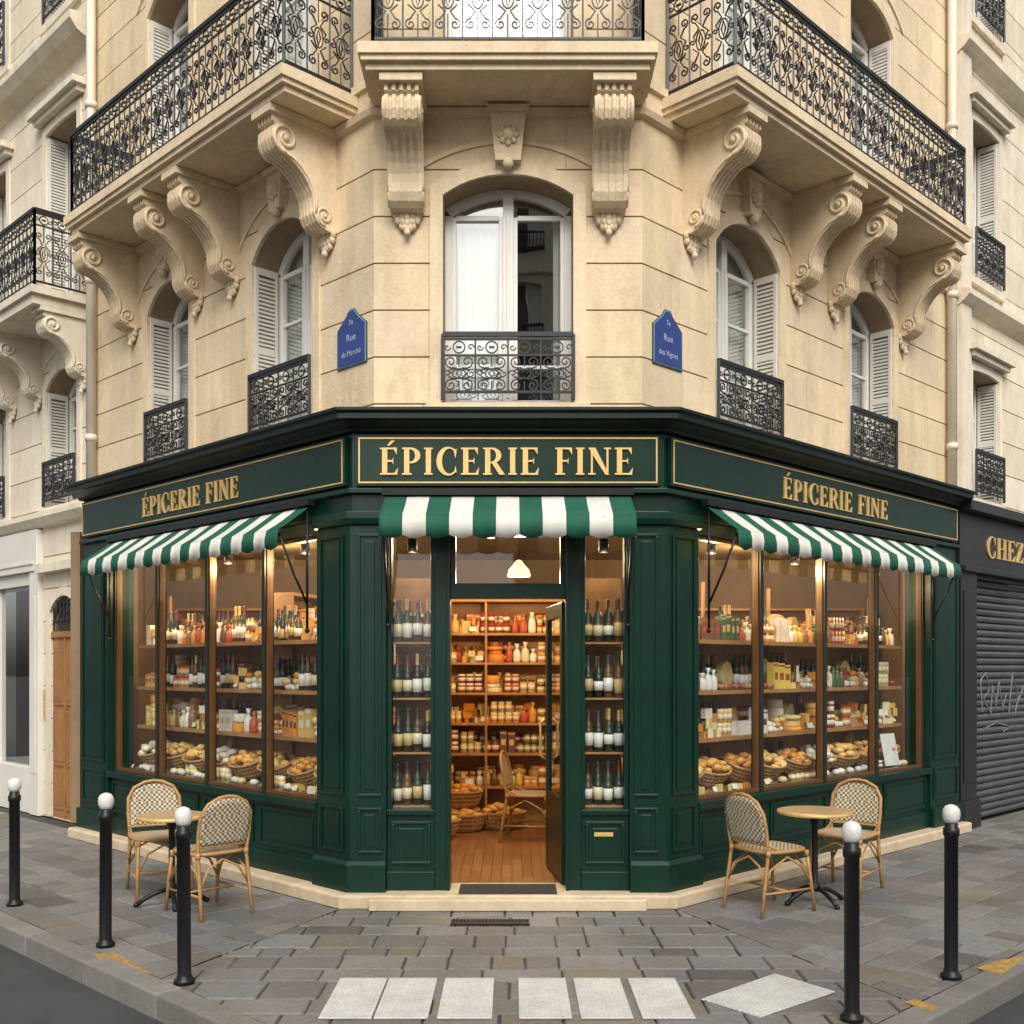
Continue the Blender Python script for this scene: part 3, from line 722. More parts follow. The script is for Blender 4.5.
def winshelf(F,e0,e1,mull):
    shelf.box(F,e0+.01,e1-.01,-.88,-.26,.60,.74)
    for z in (1.17,1.56,1.98):
        shelf.box(F,e0+.03,e1-.03,-.66,-.28,z-.026,z)
        shelf.box(F,e0+.03,e1-.03,-.2795,-.272,z-.03,z+.004)
    for m in [e0+.04]+mull+[e1-.04]: shelf.box(F,m-.012,m+.012,-.645,-.62,.74,2.50)
    shelf.box(F,e0+.02,e1-.02,-.69,-.672,.95,1.97,1)
    for i,z in enumerate((1.17,1.56,1.98)):
        kk=[['disc','wheel','box','jar','bag','bottle'],['bottle','bottle','box','disc','bag','wheel','bread'],['disc','bottle','box','bread','bottle','bag','bottle']][i]
        ff=[['wrap','wedge','jar','bag','wheel','box'],['wedge','wrap','bottle','sausage','box','jar','bag'],['wedge','wheel','box','jar','bottle','bag']][i]
        fill(goods,F,e0+.05,e1-.05,-.64,-.30,z,.36,kk,2,ff)
    fill(goods,F,e0+.05,e1-.05,-.84,-.48,.74,.40,['wrap','box','bag','disc','bottle','jar','bread'],2)
    fill(goods,F,e0+.05,e1-.05,-.30,-.20,.725,.10,['wrap','wedge','wrap','jar'],1)
winshelf(FL,EL[0],EL[1],[1.27,2.20,3.13]); winshelf(FR,ER[0],ER[1],[1.40,2.46,3.46])
# sidelight bottles
for sg in (-1,1):
    lo,hi=sorted((sg*.565,sg*.88))
    for z in (.715,1.115,1.525,1.945):
        shelf.box(FF,lo,hi,-.42,-.13,z-.014,z)
        for row in range(2):
            n=4
            for k in range(n):
                bottle(bott,FF.pt(lo+.042+k*(hi-lo-.084)/(n-1)+rnd.uniform(-.004,.004),-.19-.10*row+rnd.uniform(-.01,.01),z),.325*rnd.uniform(.95,1.03),.036,12)
    shelf.box(FF,lo,hi,-.45,-.435,.3,2.45)
# back room shelving
def rack(F,u0,u1,w0,w1,zs,top):
    shelf.box(F,u0,u1,w0,w0+.02,.1,top)
    for u in [u0,(u0+u1)/2-.012,u1-.025]: shelf.box(F,u,u+.025,w0+.02,w1,.1,top)
    for z in zs:
        shelf.box(F,u0+.0255,u1-.0255,w0+.021,w1-.002,z-.025,z)
    for i,z in enumerate(zs):
        fill(goods,F,u0+.03,u1-.03,w0+.03,w1-.02,z,.27,['jar','jar','box','wheel','wedge','jar','bag'],2)
    shelf.box(F,u0,u1,w0,w1+.01,top,top+.03)
RB=Frame((0,3.6),(1,0),(0,-1)); rack(RB,-1.5,.95,-.15,.20,[.50,.85,1.17,1.49,1.81,2.12],2.45)
RB2=Frame((-1.9,2.3),(.35,.936),(.936,-.35)); rack(RB2,-.6,1.0,-.15,.15,[.5,.95,1.35,1.75,2.1],2.4)
RB3=Frame((0,6.35),(1,0),(0,-1)); rack(RB3,1.0,4.6,-.1,.25,[.6,1.0,1.4,1.8,2.2],2.5); rack(RB3,-4.4,-1.6,-.1,.25,[.6,1.0,1.4,1.8,2.2],2.5)
shelf.build('display_shelves',[WOOD,BACKP]); goods.build('grocery_goods',[GOODS]); bott.build('wine_bottles',[GOODS])

# baskets
bk=MB()
prof=[(.115,0),(.125,.01),(.15,.07),(.17,.125),(.18,.13),(.178,.145),(.165,.145),(.158,.13),(.135,.05),(.11,.02)]
bk.lathe((0,0,0),prof,20,0,True,1.15,.85)
for k in range(30):
    a=2*math.pi*k/30; bk.tube([(1.15*r*math.cos(a),.85*r*math.sin(a),z) for r,z in ((.128,.01),(.155,.07),(.173,.13))],.006,4)
for z,r in ((.035,.14),(.07,.154),(.105,.166)): bk.tube([(1.15*r*math.cos(t*math.pi/12),.85*r*math.sin(t*math.pi/12),z) for t in range(24)],.006,4,0,True)
bk0=bk.build('wicker_basket',[WICKER]); bme=bk0.data; first=[True]
food=MB()
def basket(F,u,w,z,ang=0,tilt=.25,sc=1.0,full=True):
    p=F.pt(u,w,z)
    if first[0]: o=bk0; first[0]=False
    else: o=bpy.data.objects.new('wicker_basket',bme); scene.collection.objects.link(o)
    ya=math.atan2(F.u[1],F.u[0])+ang
    R=Matrix.Rotation(ya,4,'Z') @ Matrix.Rotation(tilt*(1 if (F.u[0]*F.n[1]-F.u[1]*F.n[0])<0 else -1),4,'X')
    M=Matrix.Translation(p) @ R @ Matrix.Diagonal((sc,sc,sc,1)); o.matrix_world=M
    if not full: return
    c0=rnd.choice([(.72,.38,.10),(.78,.50,.16),(.8,.74,.60),(.66,.30,.06),(.80,.58,.20),(.80,.35,.05)])
    for k in range(24):
        a=rnd.uniform(0,6.28); r=.14*math.sqrt(rnd.random()); q=M @ Vector((1.15*r*math.cos(a),.85*r*math.sin(a),.11+rnd.uniform(0,.05)+.05*(1-r/.14)))
        f=rnd.uniform(.75,1.1); food.ball(tuple(q),rnd.uniform(.028,.042)*sc,0,tuple(x*f for x in c0),8,5,rnd.uniform(1,1.5),1,.8)
for F,(e0,e1) in ((FL,EL),(FR,ER)):
    u=e0+.26
    while u<e1-.2:
        basket(F,u,-.40,.80,rnd.uniform(-.15,.15),.42,rnd.uniform(1.0,1.15)); u+=rnd.uniform(.42,.47)
for x,y in ((-.50,2.95),(-.1,3.1),(-.75,2.5),(.55,3.1)): basket(WF,x,y,.10,rnd.uniform(-.5,.5),0,1.25)
for x,y in ((-.52,2.97),): basket(WF,x,y,.34,.3,0,1.15)
food.build('bread_rolls',[GOODS])

# price card in right window
c=MB(); cf=FR.sub(4.05,-.17,.1); c.wprism(cf,[(0,.76),(.006,.76),(-.06,1.08),(-.066,1.08)],-.13,.13,0)
for k in range(5): c.wprism(cf,[(.0062-.206*(.05+.05*k)+.0,.80+.05*k),(.0075-.206*(.05+.05*k),.80+.05*k),(.0075-.206*(.065+.05*k),.815+.05*k),(.0062-.206*(.065+.05*k),.815+.05*k)],-.08,.08,1)
c.build('price_card',[BALL,CHAR])

# pendant lamp, and spot cans added to light the goods
def bulb(o,e,z,r=.06,col=(1,.71,.40)):
    li=bpy.data.lights.new('bulb','POINT'); li.energy=e; li.color=col; li.shadow_soft_size=r
    lo=bpy.data.objects.new('bulb',li); scene.collection.objects.link(lo); lo.parent=o; lo.location=(0,0,z)
lm=MB()
lm.lathe((0,0,0),[(.015,.16),(.03,.15),(.05,.12),(.105,.06),(.12,.0),(.115,-.01),(.09,-.005),(.02,-.005)],16,0)
lm.tube([(0,0,.15),(0,0,.60)],.005,6,1)
l0=lm.build('pendant_lamp',[LAMPM,BLACKP])
l0.location=(.06,1.35,2.55); l0.scale=(.85,.85,.85); bulb(l0,65,-.07)
sp_=MB()
sp_.lathe((0,0,0),[(.032,.10),(.036,.09),(.038,.0),(.030,.0),(.028,.02)],14,0)
sp_.lathe((0,0,.012),[(.027,0),(.027,.004)],14,1); sp_.tube([(0,0,.1),(0,0,.18)],.008,6,0)
s0=sp_.build('added_spotlight',[BLACKP,LAMPM]); sf=[True]
def spot(x,y,z,e):
    if sf[0]: o=s0; sf[0]=False
    else: o=bpy.data.objects.new('added_spotlight',s0.data); scene.collection.objects.link(o)
    o.location=(x,y,z); bulb(o,e,-.04,.035)
spot(-2.8,4.6,3.0,70); spot(2.9,4.8,3.0,70); spot(-.2,2.4,3.0,60)
for F,us in ((FL,(.9,2.1,3.4)),(FR,(.9,2.2,3.75))):
    for u in us:
        p=F.pt(u,-.20,0); spot(p[0],p[1],2.68,33)  # added spots that light the window displays
for x in (-.72,.72): 
    p=FF.pt(x,-.13,0); spot(p[0],p[1],2.62,5)  # weak spots added to brighten the sidelight bottles

# door mat
m=MB(); m.box(FF,-.36,.36,-.20,.13,.1005,.112); m.build('door_mat',[MAT_],bevel=.004)

# ================================================================== AWNINGS
def awning(F,u0,u1,zt,proj,drop,val,nst,wst):
    root=empty('awning'); nn=nst*6
    R=[(.0,0),(.25,-.24),(.5,-.49),(.75,-.745),(1,-1)]
    top=[];vl=[]
    for k in range(nn+1):
        u=u0+(u1-u0)*k/nn
        ph=(k%6)/6; sc=math.sin(math.pi*ph); wv=.009*math.sin(k*1.05+.5)+.006*math.sin(k*.41)
        row=[]
        for q,(a,b) in enumerate(R):
            sag=.006*math.sin(math.pi*a)*math.sin(k*.37)+.006*math.sin(math.pi*a)
            row.append(F.pt(u,wst+proj*a,zt+drop*b-sag))
        top.append(row)
        vl.append([row[-1],F.pt(u,wst+proj+.012+wv*.5,zt-drop-val*.5),F.pt(u,wst+proj+.006+wv,zt-drop-val-.022*sc)])
    for rows,nm in ((top,'canopy'),(vl,'valance')):
        m=MB(); c=len(rows[0])
        for k in range(nn):
            mi=(k//6)%2
            for q in range(c-1): m.add([rows[k][q],rows[k+1][q],rows[k+1][q+1],rows[k][q+1]],[(0,1,2,3)],mi)
        o=m.build(nm,[AGREEN,AWHITE],root,recalc=False)
        bm=bmesh.new(); bm.from_mesh(o.data); bmesh.ops.remove_doubles(bm,verts=bm.verts,dist=1e-5); bmesh.ops.recalc_face_normals(bm,faces=bm.faces)
        for f in bm.faces: f.smooth=True
        bm.to_mesh(o.data); bm.free()
        b=o.modifiers.new('s','SOLIDIFY'); b.thickness=.003
    h=MB()
    h.box(F,u0-.02,u1+.02,wst-.03,wst+.03,zt+.004,zt+.055)
    h.tube([F.pt(u0,wst+proj-.012,zt-drop-.022),F.pt(u1,wst+proj-.012,zt-drop-.022)],.014,6)
    for u in (u0+.02,u1-.02):
        h.tube([F.pt(u,wst+.01,zt-.75),F.pt(u,wst+proj*.5,zt-.75+(.75-drop)*.45),F.pt(u,wst+proj-.02,zt-drop-.03)],.009,6)
        h.tube([F.pt(u,wst+.01,zt-.95),F.pt(u,wst+.01,zt)],.011,6)
        h.ball(F.pt(u,wst+.01,zt-.95),.02)
    h.build('frame',[BLACKP],root)
    return root
awning(FF,-.90,.90,3.01,.36,.18,.15,11,.085)
awning(FL,.42,3.86,2.985,.28,.20,.13,21,.085)
awning(FR,.42,4.42,2.985,.28,.20,.13,23,.085)

# ================================================================== STREET NAME SIGNS
def text(body,F,uc,sgn,z,w,size,mt,parent,xs=1):
    cu=bpy.data.curves.new('t','FONT'); cu.body=body; cu.size=size; cu.align_x='CENTER'; cu.extrude=.0008; cu.materials.append(mt)
    o=bpy.data.objects.new('lettering',cu); scene.collection.objects.link(o)
    ux=Vector((F.u[0]*sgn*xs,F.u[1]*sgn*xs,0)); p=F.pt(uc,w,z)
    M=Matrix(((ux.x,0,F.n[0],p[0]),(ux.y,0,F.n[1],p[1]),(0,1,0,p[2]),(0,0,0,1))); o.matrix_world=M; o.parent=parent
def street_sign(F,uc,sgn,z0,n1,n2,n3):
    root=empty('street_name_sign'); m=MB(); a=.19
    def shape(i): return [(uc-a+i,z0+i),(uc+a-i,z0+i),(uc+a-i,z0+.31-i*.3),(uc+.07,z0+.405-i),(uc+.035,z0+.45-i),(uc-.035,z0+.45-i),(uc-.07,z0+.405-i),(uc-a+i,z0+.31-i*.3)]
    m.prism(F,shape(0),.001,.012,1); m.prism(F,shape(.010),.0125,.015,2); m.prism(F,shape(.015),.0155,.018,0)
    m.build('plate',[BLUE,EGREEN,SIGNTX],root)
    text(n1,F,uc,sgn,z0+.325,.0185,.06,SIGNTX,root); text(n2,F,uc,sgn,z0+.20,.0185,.08,SIGNTX,root); text(n3,F,uc,sgn,z0+.085,.0185,.062,SIGNTX,root,.95)
street_sign(SL,.27,-1,4.12,'7e','Rue','du Marché'); street_sign(SR,.31,1,4.12,'7e','Rue','des Vignes')

# ================================================================== BUILDINGS EITHER SIDE
nb=empty('apartment_building'); st=MB(); fw=MB(); gw=MB(); cw=MB(); rw=MB(); sh=MB(); ir=MB()
N0=LS+.004
cols=[[(5.80,.43,3.62,5.0,.18)],[(7.9,.43,3.62,5.0,.18)],[(10,.43,3.62,5.0,.18)],[(12.1,.43,3.62,5.0,.18)]]
colsU=[[(c[0][0],.43,5.95,8.0,.03),(c[0][0],.43,9.3,11.2,.03)] for c in cols]
wall(st,SL,N0,14,3.55,5.72,cols,ch=.4); wall(st,SL,N0,14,5.72,13,colsU,ch=.4,vj=False)
for c,d in zip(cols,colsU):
    window(fw,gw,cw,rw,sh,SL,c[0],stonemb=st,curt=(.3,.5)); 
    for o in d:
        window(fw,gw,cw,rw,sh,SL,o,stonemb=st,curt=(.4,.4))
        st.box(SL,o[0]-.65,o[0]+.65,.001,.16,o[3]+.20,o[3]+.27); st.box(SL,o[0]-.6,o[0]+.6,.001,.10,o[3]+.135,o[3]+.199)
    railing(ir,P2(SL,c[0][0]-.43,.05),P2(SL,c[0][0]+.43,.05),3.64,4.14,.25)
st.box(SL,5.05,13,.001,.62,5.62,5.72); st.box(SL,5.0,13,.001,.66,5.721,5.80)
railing(ir,P2(SL,5.06,.60),P2(SL,12.9,.60),5.80,6.62); railing(ir,P2(SL,5.06,.02),P2(SL,5.06,.60),5.80,6.62)
for u in (5.18,6.45,7.25,8.6): console(st,SL,u,.2,.5,5.57,4.95)
for c in colsU: railing(ir,P2(SL,c[0][0]-.43,.05),P2(SL,c[0][0]+.43,.05),9.3,10.1,.25)
st.sweep([P2(SL,14),P2(SL,N0)],[(.001,8.6),(.18,8.68),(.26,8.78),(.26,8.86),(.001,8.9)])
st.sweep([P2(SL,14),P2(SL,N0)],[(.001,3.40),(.08,3.42),(.14,3.5),(.14,3.56),(.001,3.6)])
# ground floor: stone bay with oak door
D=(5.72,.38,0.02,2.40,.18)
wall(st,SL,N0,6.35,0,3.55,[[D]],ch=.38,jm=1)
a1,_=outline(D,0); a2_,_=outline(D,.10); st.prism(SL,a1+a2_[::-1],.001,.03)
for sg in (-1,1): st.prism(SL,[(5.72+sg*.38,.02),(5.72+sg*.38,a1[0][1]),(5.72+sg*.48,a2_[0][1]),(5.72+sg*.48,.02)],.0012,.0305)
st.box(SL,4.99,6.3,.001,.12,2.86,2.96)
od=MB(); od.box(SL,5.34,6.10,-.04,-.012,.02,2.10)
for a,b in ((5.39,5.69),(5.75,6.05)):
    for z0,z1 in ((.12,.55),(.62,1.25),(1.32,2.0)): od.box(SL,a,b,-.0115,.004,z0,z1); od.box(SL,a+.05,b-.05,.0045,.012,z0+.05,z1-.05)
od.box(SL,5.705,5.735,-.0115,.014,.05,2.09); od.box(SL,5.34,6.10,-.04,.014,2.101,2.17)
od.build('oak_door',[OAK],nb,bevel=.006)
ir.tube([SL.pt(5.38,.0,2.25),SL.pt(5.55,.0,2.48),SL.pt(5.72,.0,2.54),SL.pt(5.89,.0,2.48),SL.pt(6.06,.0,2.25)],.012)
for k in range(8): ir.tube([SL.pt(5.39+.094*k,.0,2.17),SL.pt(5.39+.094*k,.0,2.52)],.008)
for k in range(4): ir.tube([SL.pt(5.48+.155*k+.06*math.cos(t*.7),.005,2.33+.06*math.sin(t*.7)) for t in range(9)],.007,4,0,True)
gw.add([SL.pt(5.34,-.03,2.17),SL.pt(6.10,-.03,2.17),SL.pt(6.10,-.03,2.58),SL.pt(5.34,-.03,2.58)],[(0,1,2,3)])
ic=MB(); ic.box(SL,6.225,6.305,.002,.02,1.15,1.5); 
for k in range(6): ic.box(SL,6.24,6.29,.0205,.026,1.2+k*.045,1.22+k*.045)
ic.build('intercom_panel',[GOLD],nb)
# cream shopfront
cs=MB(); cs.box(SL,6.36,6.62,-.3,.06,.0,2.9); cs.box(SL,9.1,9.4,-.3,.06,0,2.9); cs.box(SL,6.36,13.9,-.3,.08,2.901,3.39)
cs.box(SL,6.62,9.1,-.3,.03,0,.55); cs.box(SL,6.62,9.1,-.3,.02,2.75,2.90); cs.box(SL,7.8,7.86,-.1,.0,.55,2.75); cs.box(SL,9.4,13.9,-.3,.03,0,2.9)
cs.box(SL,6.6,9.1,-1.6,-1.5,.5,2.9); cs.box(SL,6.6,9.1,-1.5,-.3,.45,.5); cs.box(SL,6.62,6.66,-.1,0,.55,2.75)
cs.box(SL,6.43,6.55,.0605,.07,.5,2.6); cs.box(SL,6.45,13.8,.0805,.095,2.98,3.02)
cs.build('cream_shopfront',[CREAM],nb,bevel=.006)
gg=MB(); gg.add([SL.pt(6.62,-.05,.55),SL.pt(9.1,-.05,.55),SL.pt(9.1,-.05,2.75),SL.pt(6.62,-.05,2.75)],[(0,1,2,3)]); gg.build('cream_shop_glass',[WGLASS],nb,recalc=False)
def finish(root,smat):
    st.build('stone_walls',[smat,JOINT],root); fw.build('window_frames',[WHITE],root); gw.build('window_glass',[WGLASS],root,recalc=False)
    cw.build('curtains',[CURTAIN],root,recalc=False); rw.build('rooms',[ROOMD],root,recalc=False); sh.build('shutters',[SHUTTER],root); ir.build('iron_railings',[IRON],root)
finish(nb,STONE2)

nb=empty('apartment_building'); st=MB(); fw=MB(); gw=MB(); cw=MB(); rw=MB(); sh=MB(); ir=MB()
N1=RS+.004
cu=[6.62,8.5,10.5,12.5]
cols=[[(u,.40,3.75,5.25,.03)] for u in cu]; colsU=[[(u,.40,6.35,8.2,.03),(u,.40,9.4,11.2,.03)] for u in cu]
wall(st,SR,N1,14,3.55,5.95,cols,ch=.4,vj=False); wall(st,SR,N1,14,5.95,13,colsU,ch=.4,vj=False)
for c,d in zip(cols,colsU):
    for o in c+d:
        window(fw,gw,cw,rw,sh,SR,o,stonemb=st,curt=(.4,.4))
        st.box(SR,o[0]-.6,o[0]+.6,.001,.15,o[3]+.20,o[3]+.27); st.box(SR,o[0]-.55,o[0]+.55,.001,.10,o[3]+.135,o[3]+.199)
        railing(ir,P2(SR,o[0]-.42,.07),P2(SR,o[0]+.42,.07),o[2]+.02,o[2]+.55,.22)
for z in (5.9,8.8): st.sweep([P2(SR,N1),P2(SR,14)],[(.001,z),(.10,z+.06),(.16,z+.12),(.16,z+.18),(.001,z+.22)])
st.box(SR,N1+.02,N1+.30,.001,.06,3.75,13)
st.box(SR,N1,14,-.35,0,3.3,3.549)
finish(nb,STONE2)
# charcoal shop with roller shutter
ch=MB(); f0=5.24
CF=FR
ch.box(CF,f0,14,-.3,.03,2.86,3.45); ch.box(CF,f0-.02,14,-.3,.16,3.451,3.56); ch.box(CF,f0,14,.0305,.09,2.80,2.86)
ch.box(CF,f0,f0+.42,-.3,.04,.0,2.859); ch.box(CF,f0+.06,f0+.36,.0405,.055,.5,2.6)
ch.box(CF,9.0,9.4,-.3,.04,0,2.859); ch.box(CF,9.4,14,-.3,.0,0,2.859); ch.box(CF,f0-.01,f0+.44,.0405,.08,0,.3)
ch.build('charcoal_shopfront',[CHAR],nb,bevel=.006)
rs=MB(); z=.03
while z<2.8:
    rs.wprism(CF,[(-.12,z),(-.085,z+.012),(-.075,z+.04),(-.085,z+.068),(-.12,z+.078)],f0+.43,8.99); z+=.08
for pts in ([(6.1,1.25),(6.05,1.6),(6.2,1.7),(6.3,1.5),(6.15,1.4),(6.35,1.2),(6.4,1.55),(6.5,1.3),(6.6,1.6),(6.7,1.25),(6.85,1.5)],[(6.2,1.05),(6.5,1.12),(6.9,1.05),(6.7,.98)],[(6.9,1.2),(7.0,1.7),(7.2,1.4),(7.1,1.2),(7.4,1.6)]):
    sm=[]
    for i in range(len(pts)-1):
        for t in range(5): f=t/5; f=f*f*(3-2*f); sm.append(CF.pt(pts[i][0]+(pts[i+1][0]-pts[i][0])*f,-.0765,pts[i][1]+(pts[i+1][1]-pts[i][1])*t/5))
    rs.tube(sm,.008,4,1)
rs.build('roller_shutter',[SHUT,GRAF],nb)
m=MB(); signtext(m,CF,'CHEZ EPI',6.90,1,3.0,.24,1.9,.031); m.build('shop_sign_lettering',[GOLD],nb)

# building across the street (seen in the glass reflections)
ob=empty('apartment_building'); m=MB()
OF=Frame((9.1,-27),(-1,0),(0,1))
m.box(OF,-12,9,-8,-.4,0,18,1)
for fl in range(6):
    z=3.0*fl
    for k in range(10):
        u=-12+k*2.1+.8
        m.box(OF,u-.75,u+.35,-.4,0,z,z+3.0,0); 
        m.box(OF,u+.35,u+1.35,-.4,0,z,z+.7,0); m.box(OF,u+.35,u+1.35,-.4,0,z+2.6,z+3.0,0)
        m.box(OF,u+.81,u+.89,-.3,-.25,z+.7,z+2.6,2)
        m.box(OF,u+.35,u+.43,-.3,-.25,z+.7,z+2.6,2); m.box(OF,u+1.27,u+1.35,-.3,-.25,z+.7,z+2.6,2)
        m.box(OF,u+.3,u+1.4,.0,.10,z+.72,z+.78,3); m.box(OF,u+.3,u+1.4,.0,.10,z+1.25,z+1.31,3)
        for q in range(9): m.box(OF,u+.32+q*.13,u+.35+q*.13,.03,.06,z+.78,z+1.25,3)
        if k%2: m.box(OF,u+.43,u+.81,-.38,-.35,z+.7,z+2.6,2)
    m.box(OF,-12,9,.001,.25,z+2.9,z+3.05,0)
m.build('facade',[STONE2,ROOMD,WHITE,IRON],ob)

# ================================================================== GROUND
m=MB(); m.add([(-250,-250,-.13),(250,-250,-.13),(250,250,-.13),(-250,250,-.13)],[(0,1,2,3)])
m.build('road',[ASPH])
nL=Vector((-S,-S)); nR=Vector((S,-S)); a_=2.05+Vector((-1.23,0)).dot(nL); b_=2.50+Vector((1.17,0)).dot(nR)
K=nL*a_+nR*b_; RAD=1.6; C=K-nL*RAD-nR*RAD
def kpt(i,off):
    k,v=i
    if k==0: p=C+nL*(RAD+off)+Vector((-S,S))*v
    elif k==1: d=Vector((math.cos(v),math.sin(v))); p=C+d*(RAD+off)
    else: p=C+nR*(RAD+off)+Vector((S,S))*v
    return p
seq=[(0,24-.9*k) for k in range(27) if 24-.9*k>0.2]+[(0,0)]+[(1,math.radians(225+90*k/8)) for k in range(1,8)]+[(2,0)]+[(2,.9*k+.5) for k in range(0,27)]
kb=MB()
for i in range(len(seq)-1):
    p0i,p1i=kpt(seq[i],-.16),kpt(seq[i+1],-.16); p0o,p1o=kpt(seq[i],0),kpt(seq[i+1],0)
    e=(p1i-p0i).normalized()*.004; t=1+rnd.uniform(-.15,.12)
    q=[p0i+e,p1i-e,p1o-e,p0o+e]
    kb.hprism(WF,[(v.x,v.y) for v in q],-.2,.004+rnd.uniform(-.003,.003),0,(t,t,t*.98))
kb.build('kerb',[KERB],bevel=.012)
# pavement slabs
def slabs(F,u0,u1,w0,w1,seed):
    r=random.Random(seed); w=w0
    while w<w1:
        rh=r.choice([.2,.24,.28,.33]); u=u0+r.uniform(0,.3)
        while u<u1:
            L=r.choice([.2,.26,.32,.38,.46]); t=r.uniform(.145,.23); k=r.random()
            col=(t*1.04,t*1.0,t*.95) if k<.74 else ((t*.96,t*.98,t*1.0) if k<.88 else (t*1.10,t*1.0,t*.80))
            if k>.97: col=(t*.7,t*.68,t*.62)
            zt=-r.uniform(0,.004); e=.0055
            a,b,c,d=u+e,u+L-e,w+e,w+rh-e
            j=lambda:r.uniform(-.004,.004)
            q=[(a+j(),c+j()),(b+j(),c+j()),(b+j(),d+j()),(a+j(),d+j())]
            i=.006
            qi=[(a+i,c+i),(b-i,c+i),(b-i,d-i),(a+i,d-i)]
            vs=[F.pt(x,y,zt-.008) for x,y in q]+[F.pt(x,y,zt+r.uniform(-.0014,.0014)) for x,y in qi]+[F.pt(x,y,-.02) for x,y in q]
            yield vs,[(4,5,6,7),(0,1,5,4),(1,2,6,5),(2,3,7,6),(3,0,4,7),(8,9,1,0),(9,10,2,1),(10,11,3,2),(11,8,0,3)],col
            u+=L
        w+=rh
clips=[]
for v in [225+90*k/8 for k in range(9)]:
    d=Vector((math.cos(math.radians(v)),math.sin(math.radians(v)))); clips.append((C+d*(RAD-.165),d))
t225=math.radians(22.5); bL=Vector((-math.sin(t225),-math.cos(t225))); bR=Vector((math.sin(t225),-math.cos(t225)))
nBL=Vector((bL.y,-bL.x)); nBR=Vector((-bR.y,bR.x))
if nBL.x>0: nBL=-nBL
if nBR.x<0: nBR=-nBR
def sector(F,u0,u1,seed,extra):
    m=MB()
    for vs,fs,col in slabs(F,u0,u1,-.1,5.2,seed): m.add(vs,fs,0,col)
    o=m.build('tmp',[SLAB],recalc=False); bm=bmesh.new(); bm.from_mesh(o.data)
    for co,no in clips+extra:
        bmesh.ops.bisect_plane(bm,geom=bm.verts[:]+bm.edges[:]+bm.faces[:],plane_co=(co.x,co.y,0),plane_no=(no.x,no.y,0),clear_outer=True)
    bm.to_mesh(o.data); bm.free(); return o
VA,VB=Vector(A),Vector(B); ee=.004
objs=[sector(FF,-3.5,3.5,1,[(VA+nBL*-ee,nBL),(VB-nBR*ee,nBR)]),
      sector(FL,-3.5,20,2,[(VA+nBL*ee,-nBL)]), sector(FR,-3.5,20,3,[(VB+nBR*ee,-nBR)])]
bm=bmesh.new()
for o in objs: bm.from_mesh(o.data)
me=bpy.data.meshes.new('pavement'); bm.to_mesh(me); bm.free(); me.materials.append(SLAB); me.materials.append(GROUT)
for o in objs: bpy.data.objects.remove(o)
pav=bpy.data.objects.new('pavement',me); scene.collection.objects.link(pav)
m=MB()
far=[kpt((0,24),-.17)]+[kpt((0,0),-.17)]+[kpt((1,math.radians(225+90*k/8)),-.17) for k in range(1,8)]+[kpt((2,0),-.17),kpt((2,24),-.17)]
pts=[(p.x,p.y) for p in far]+[P2(FR,24,-.5),P2(FR,0,-.5),P2(FL,0,-.5),P2(FL,24,-.5)]
m.hprism(WF,pts,-.12,-.013); m.build('joint_bed',[GROUT],pav)

# markings
def quad(name,pts,mt,z=.003,h=.006):
    m=MB(); m.hprism(WF,pts,z-.003,z+h); return m.build(name,[mt],bevel=.002)
for x0,x1 in ((-.965,-.70),(-.69,-.42),(-.375,-.10),(.035,.30),(.345,.605),(.65,.915)):
    quad('tactile_paving',[(x0,-2.62),(x1,-2.62),(x1,-1.93),(x0,-1.93)],TACT)
quad('tactile_paving',[(1.00,-2.31),(1.24,-2.60),(1.74,-2.18),(1.50,-1.84)],TACT)
quad('yellow_marking',[(-2.56,-1.42),(-2.44,-1.37),(-2.06,-1.83),(-2.18,-1.90)],PYEL,.003,.002)
quad('yellow_marking',[(2.70,-1.72),(2.86,-1.58),(3.15,-1.42),(2.78,-1.86)],PYEL,.003,.002)
quad('yellow_marking',[(2.05,-2.36),(2.12,-2.30),(2.20,-2.44),(2.13,-2.50)],PYEL,.003,.002)
# drain grate
m=MB(); m.box(WF,-.42,.12,-.66,-.645,.001,.009); m.box(WF,-.42,.12,-.525,-.51,.001,.009); m.box(WF,-.42,.12,-.645,-.525,.0005,.003)
for k in range(22): m.box(WF,-.42+k*.0252,-.410+k*.0252,-.645,-.525,.003,.009,1)
m.build('drain_grate',[BLACKP,CHAR])

# ================================================================== BOLLARDS
bo=MB()
bo.lathe((0,0,0),[(.058,.0),(.058,.02),(.044,.03),(.0375,.05),(.0375,.80),(.044,.805),(.044,.845),(.036,.85),(.036,.872),(.03,.876,(1,1,1),1)],20,0,True)
bo.lathe((0,0,.872),[(.022,0),(.036,.008),(.046,.03),(.049,.055),(.045,.08),(.032,.098),(.012,.107),(.001,.108)],20,1)
b0=bo.build('bollard',[BLACKP,BALL])
for i,(x,y,h) in enumerate(((-3.67,-.03,.94),(-2.56,-1.20,.965),(-1.82,-2.0,.98),(1.69,-2.63,.99),(2.48,-1.90,.98))):
    o=b0 if i==0 else bpy.data.objects.new('bollard',b0.data)
    if i: scene.collection.objects.link(o)
    o.location=(x,y,0); o.scale=(1,1,h/.98); o.rotation_euler=(rnd.uniform(-.008,.008),rnd.uniform(-.008,.008),i)

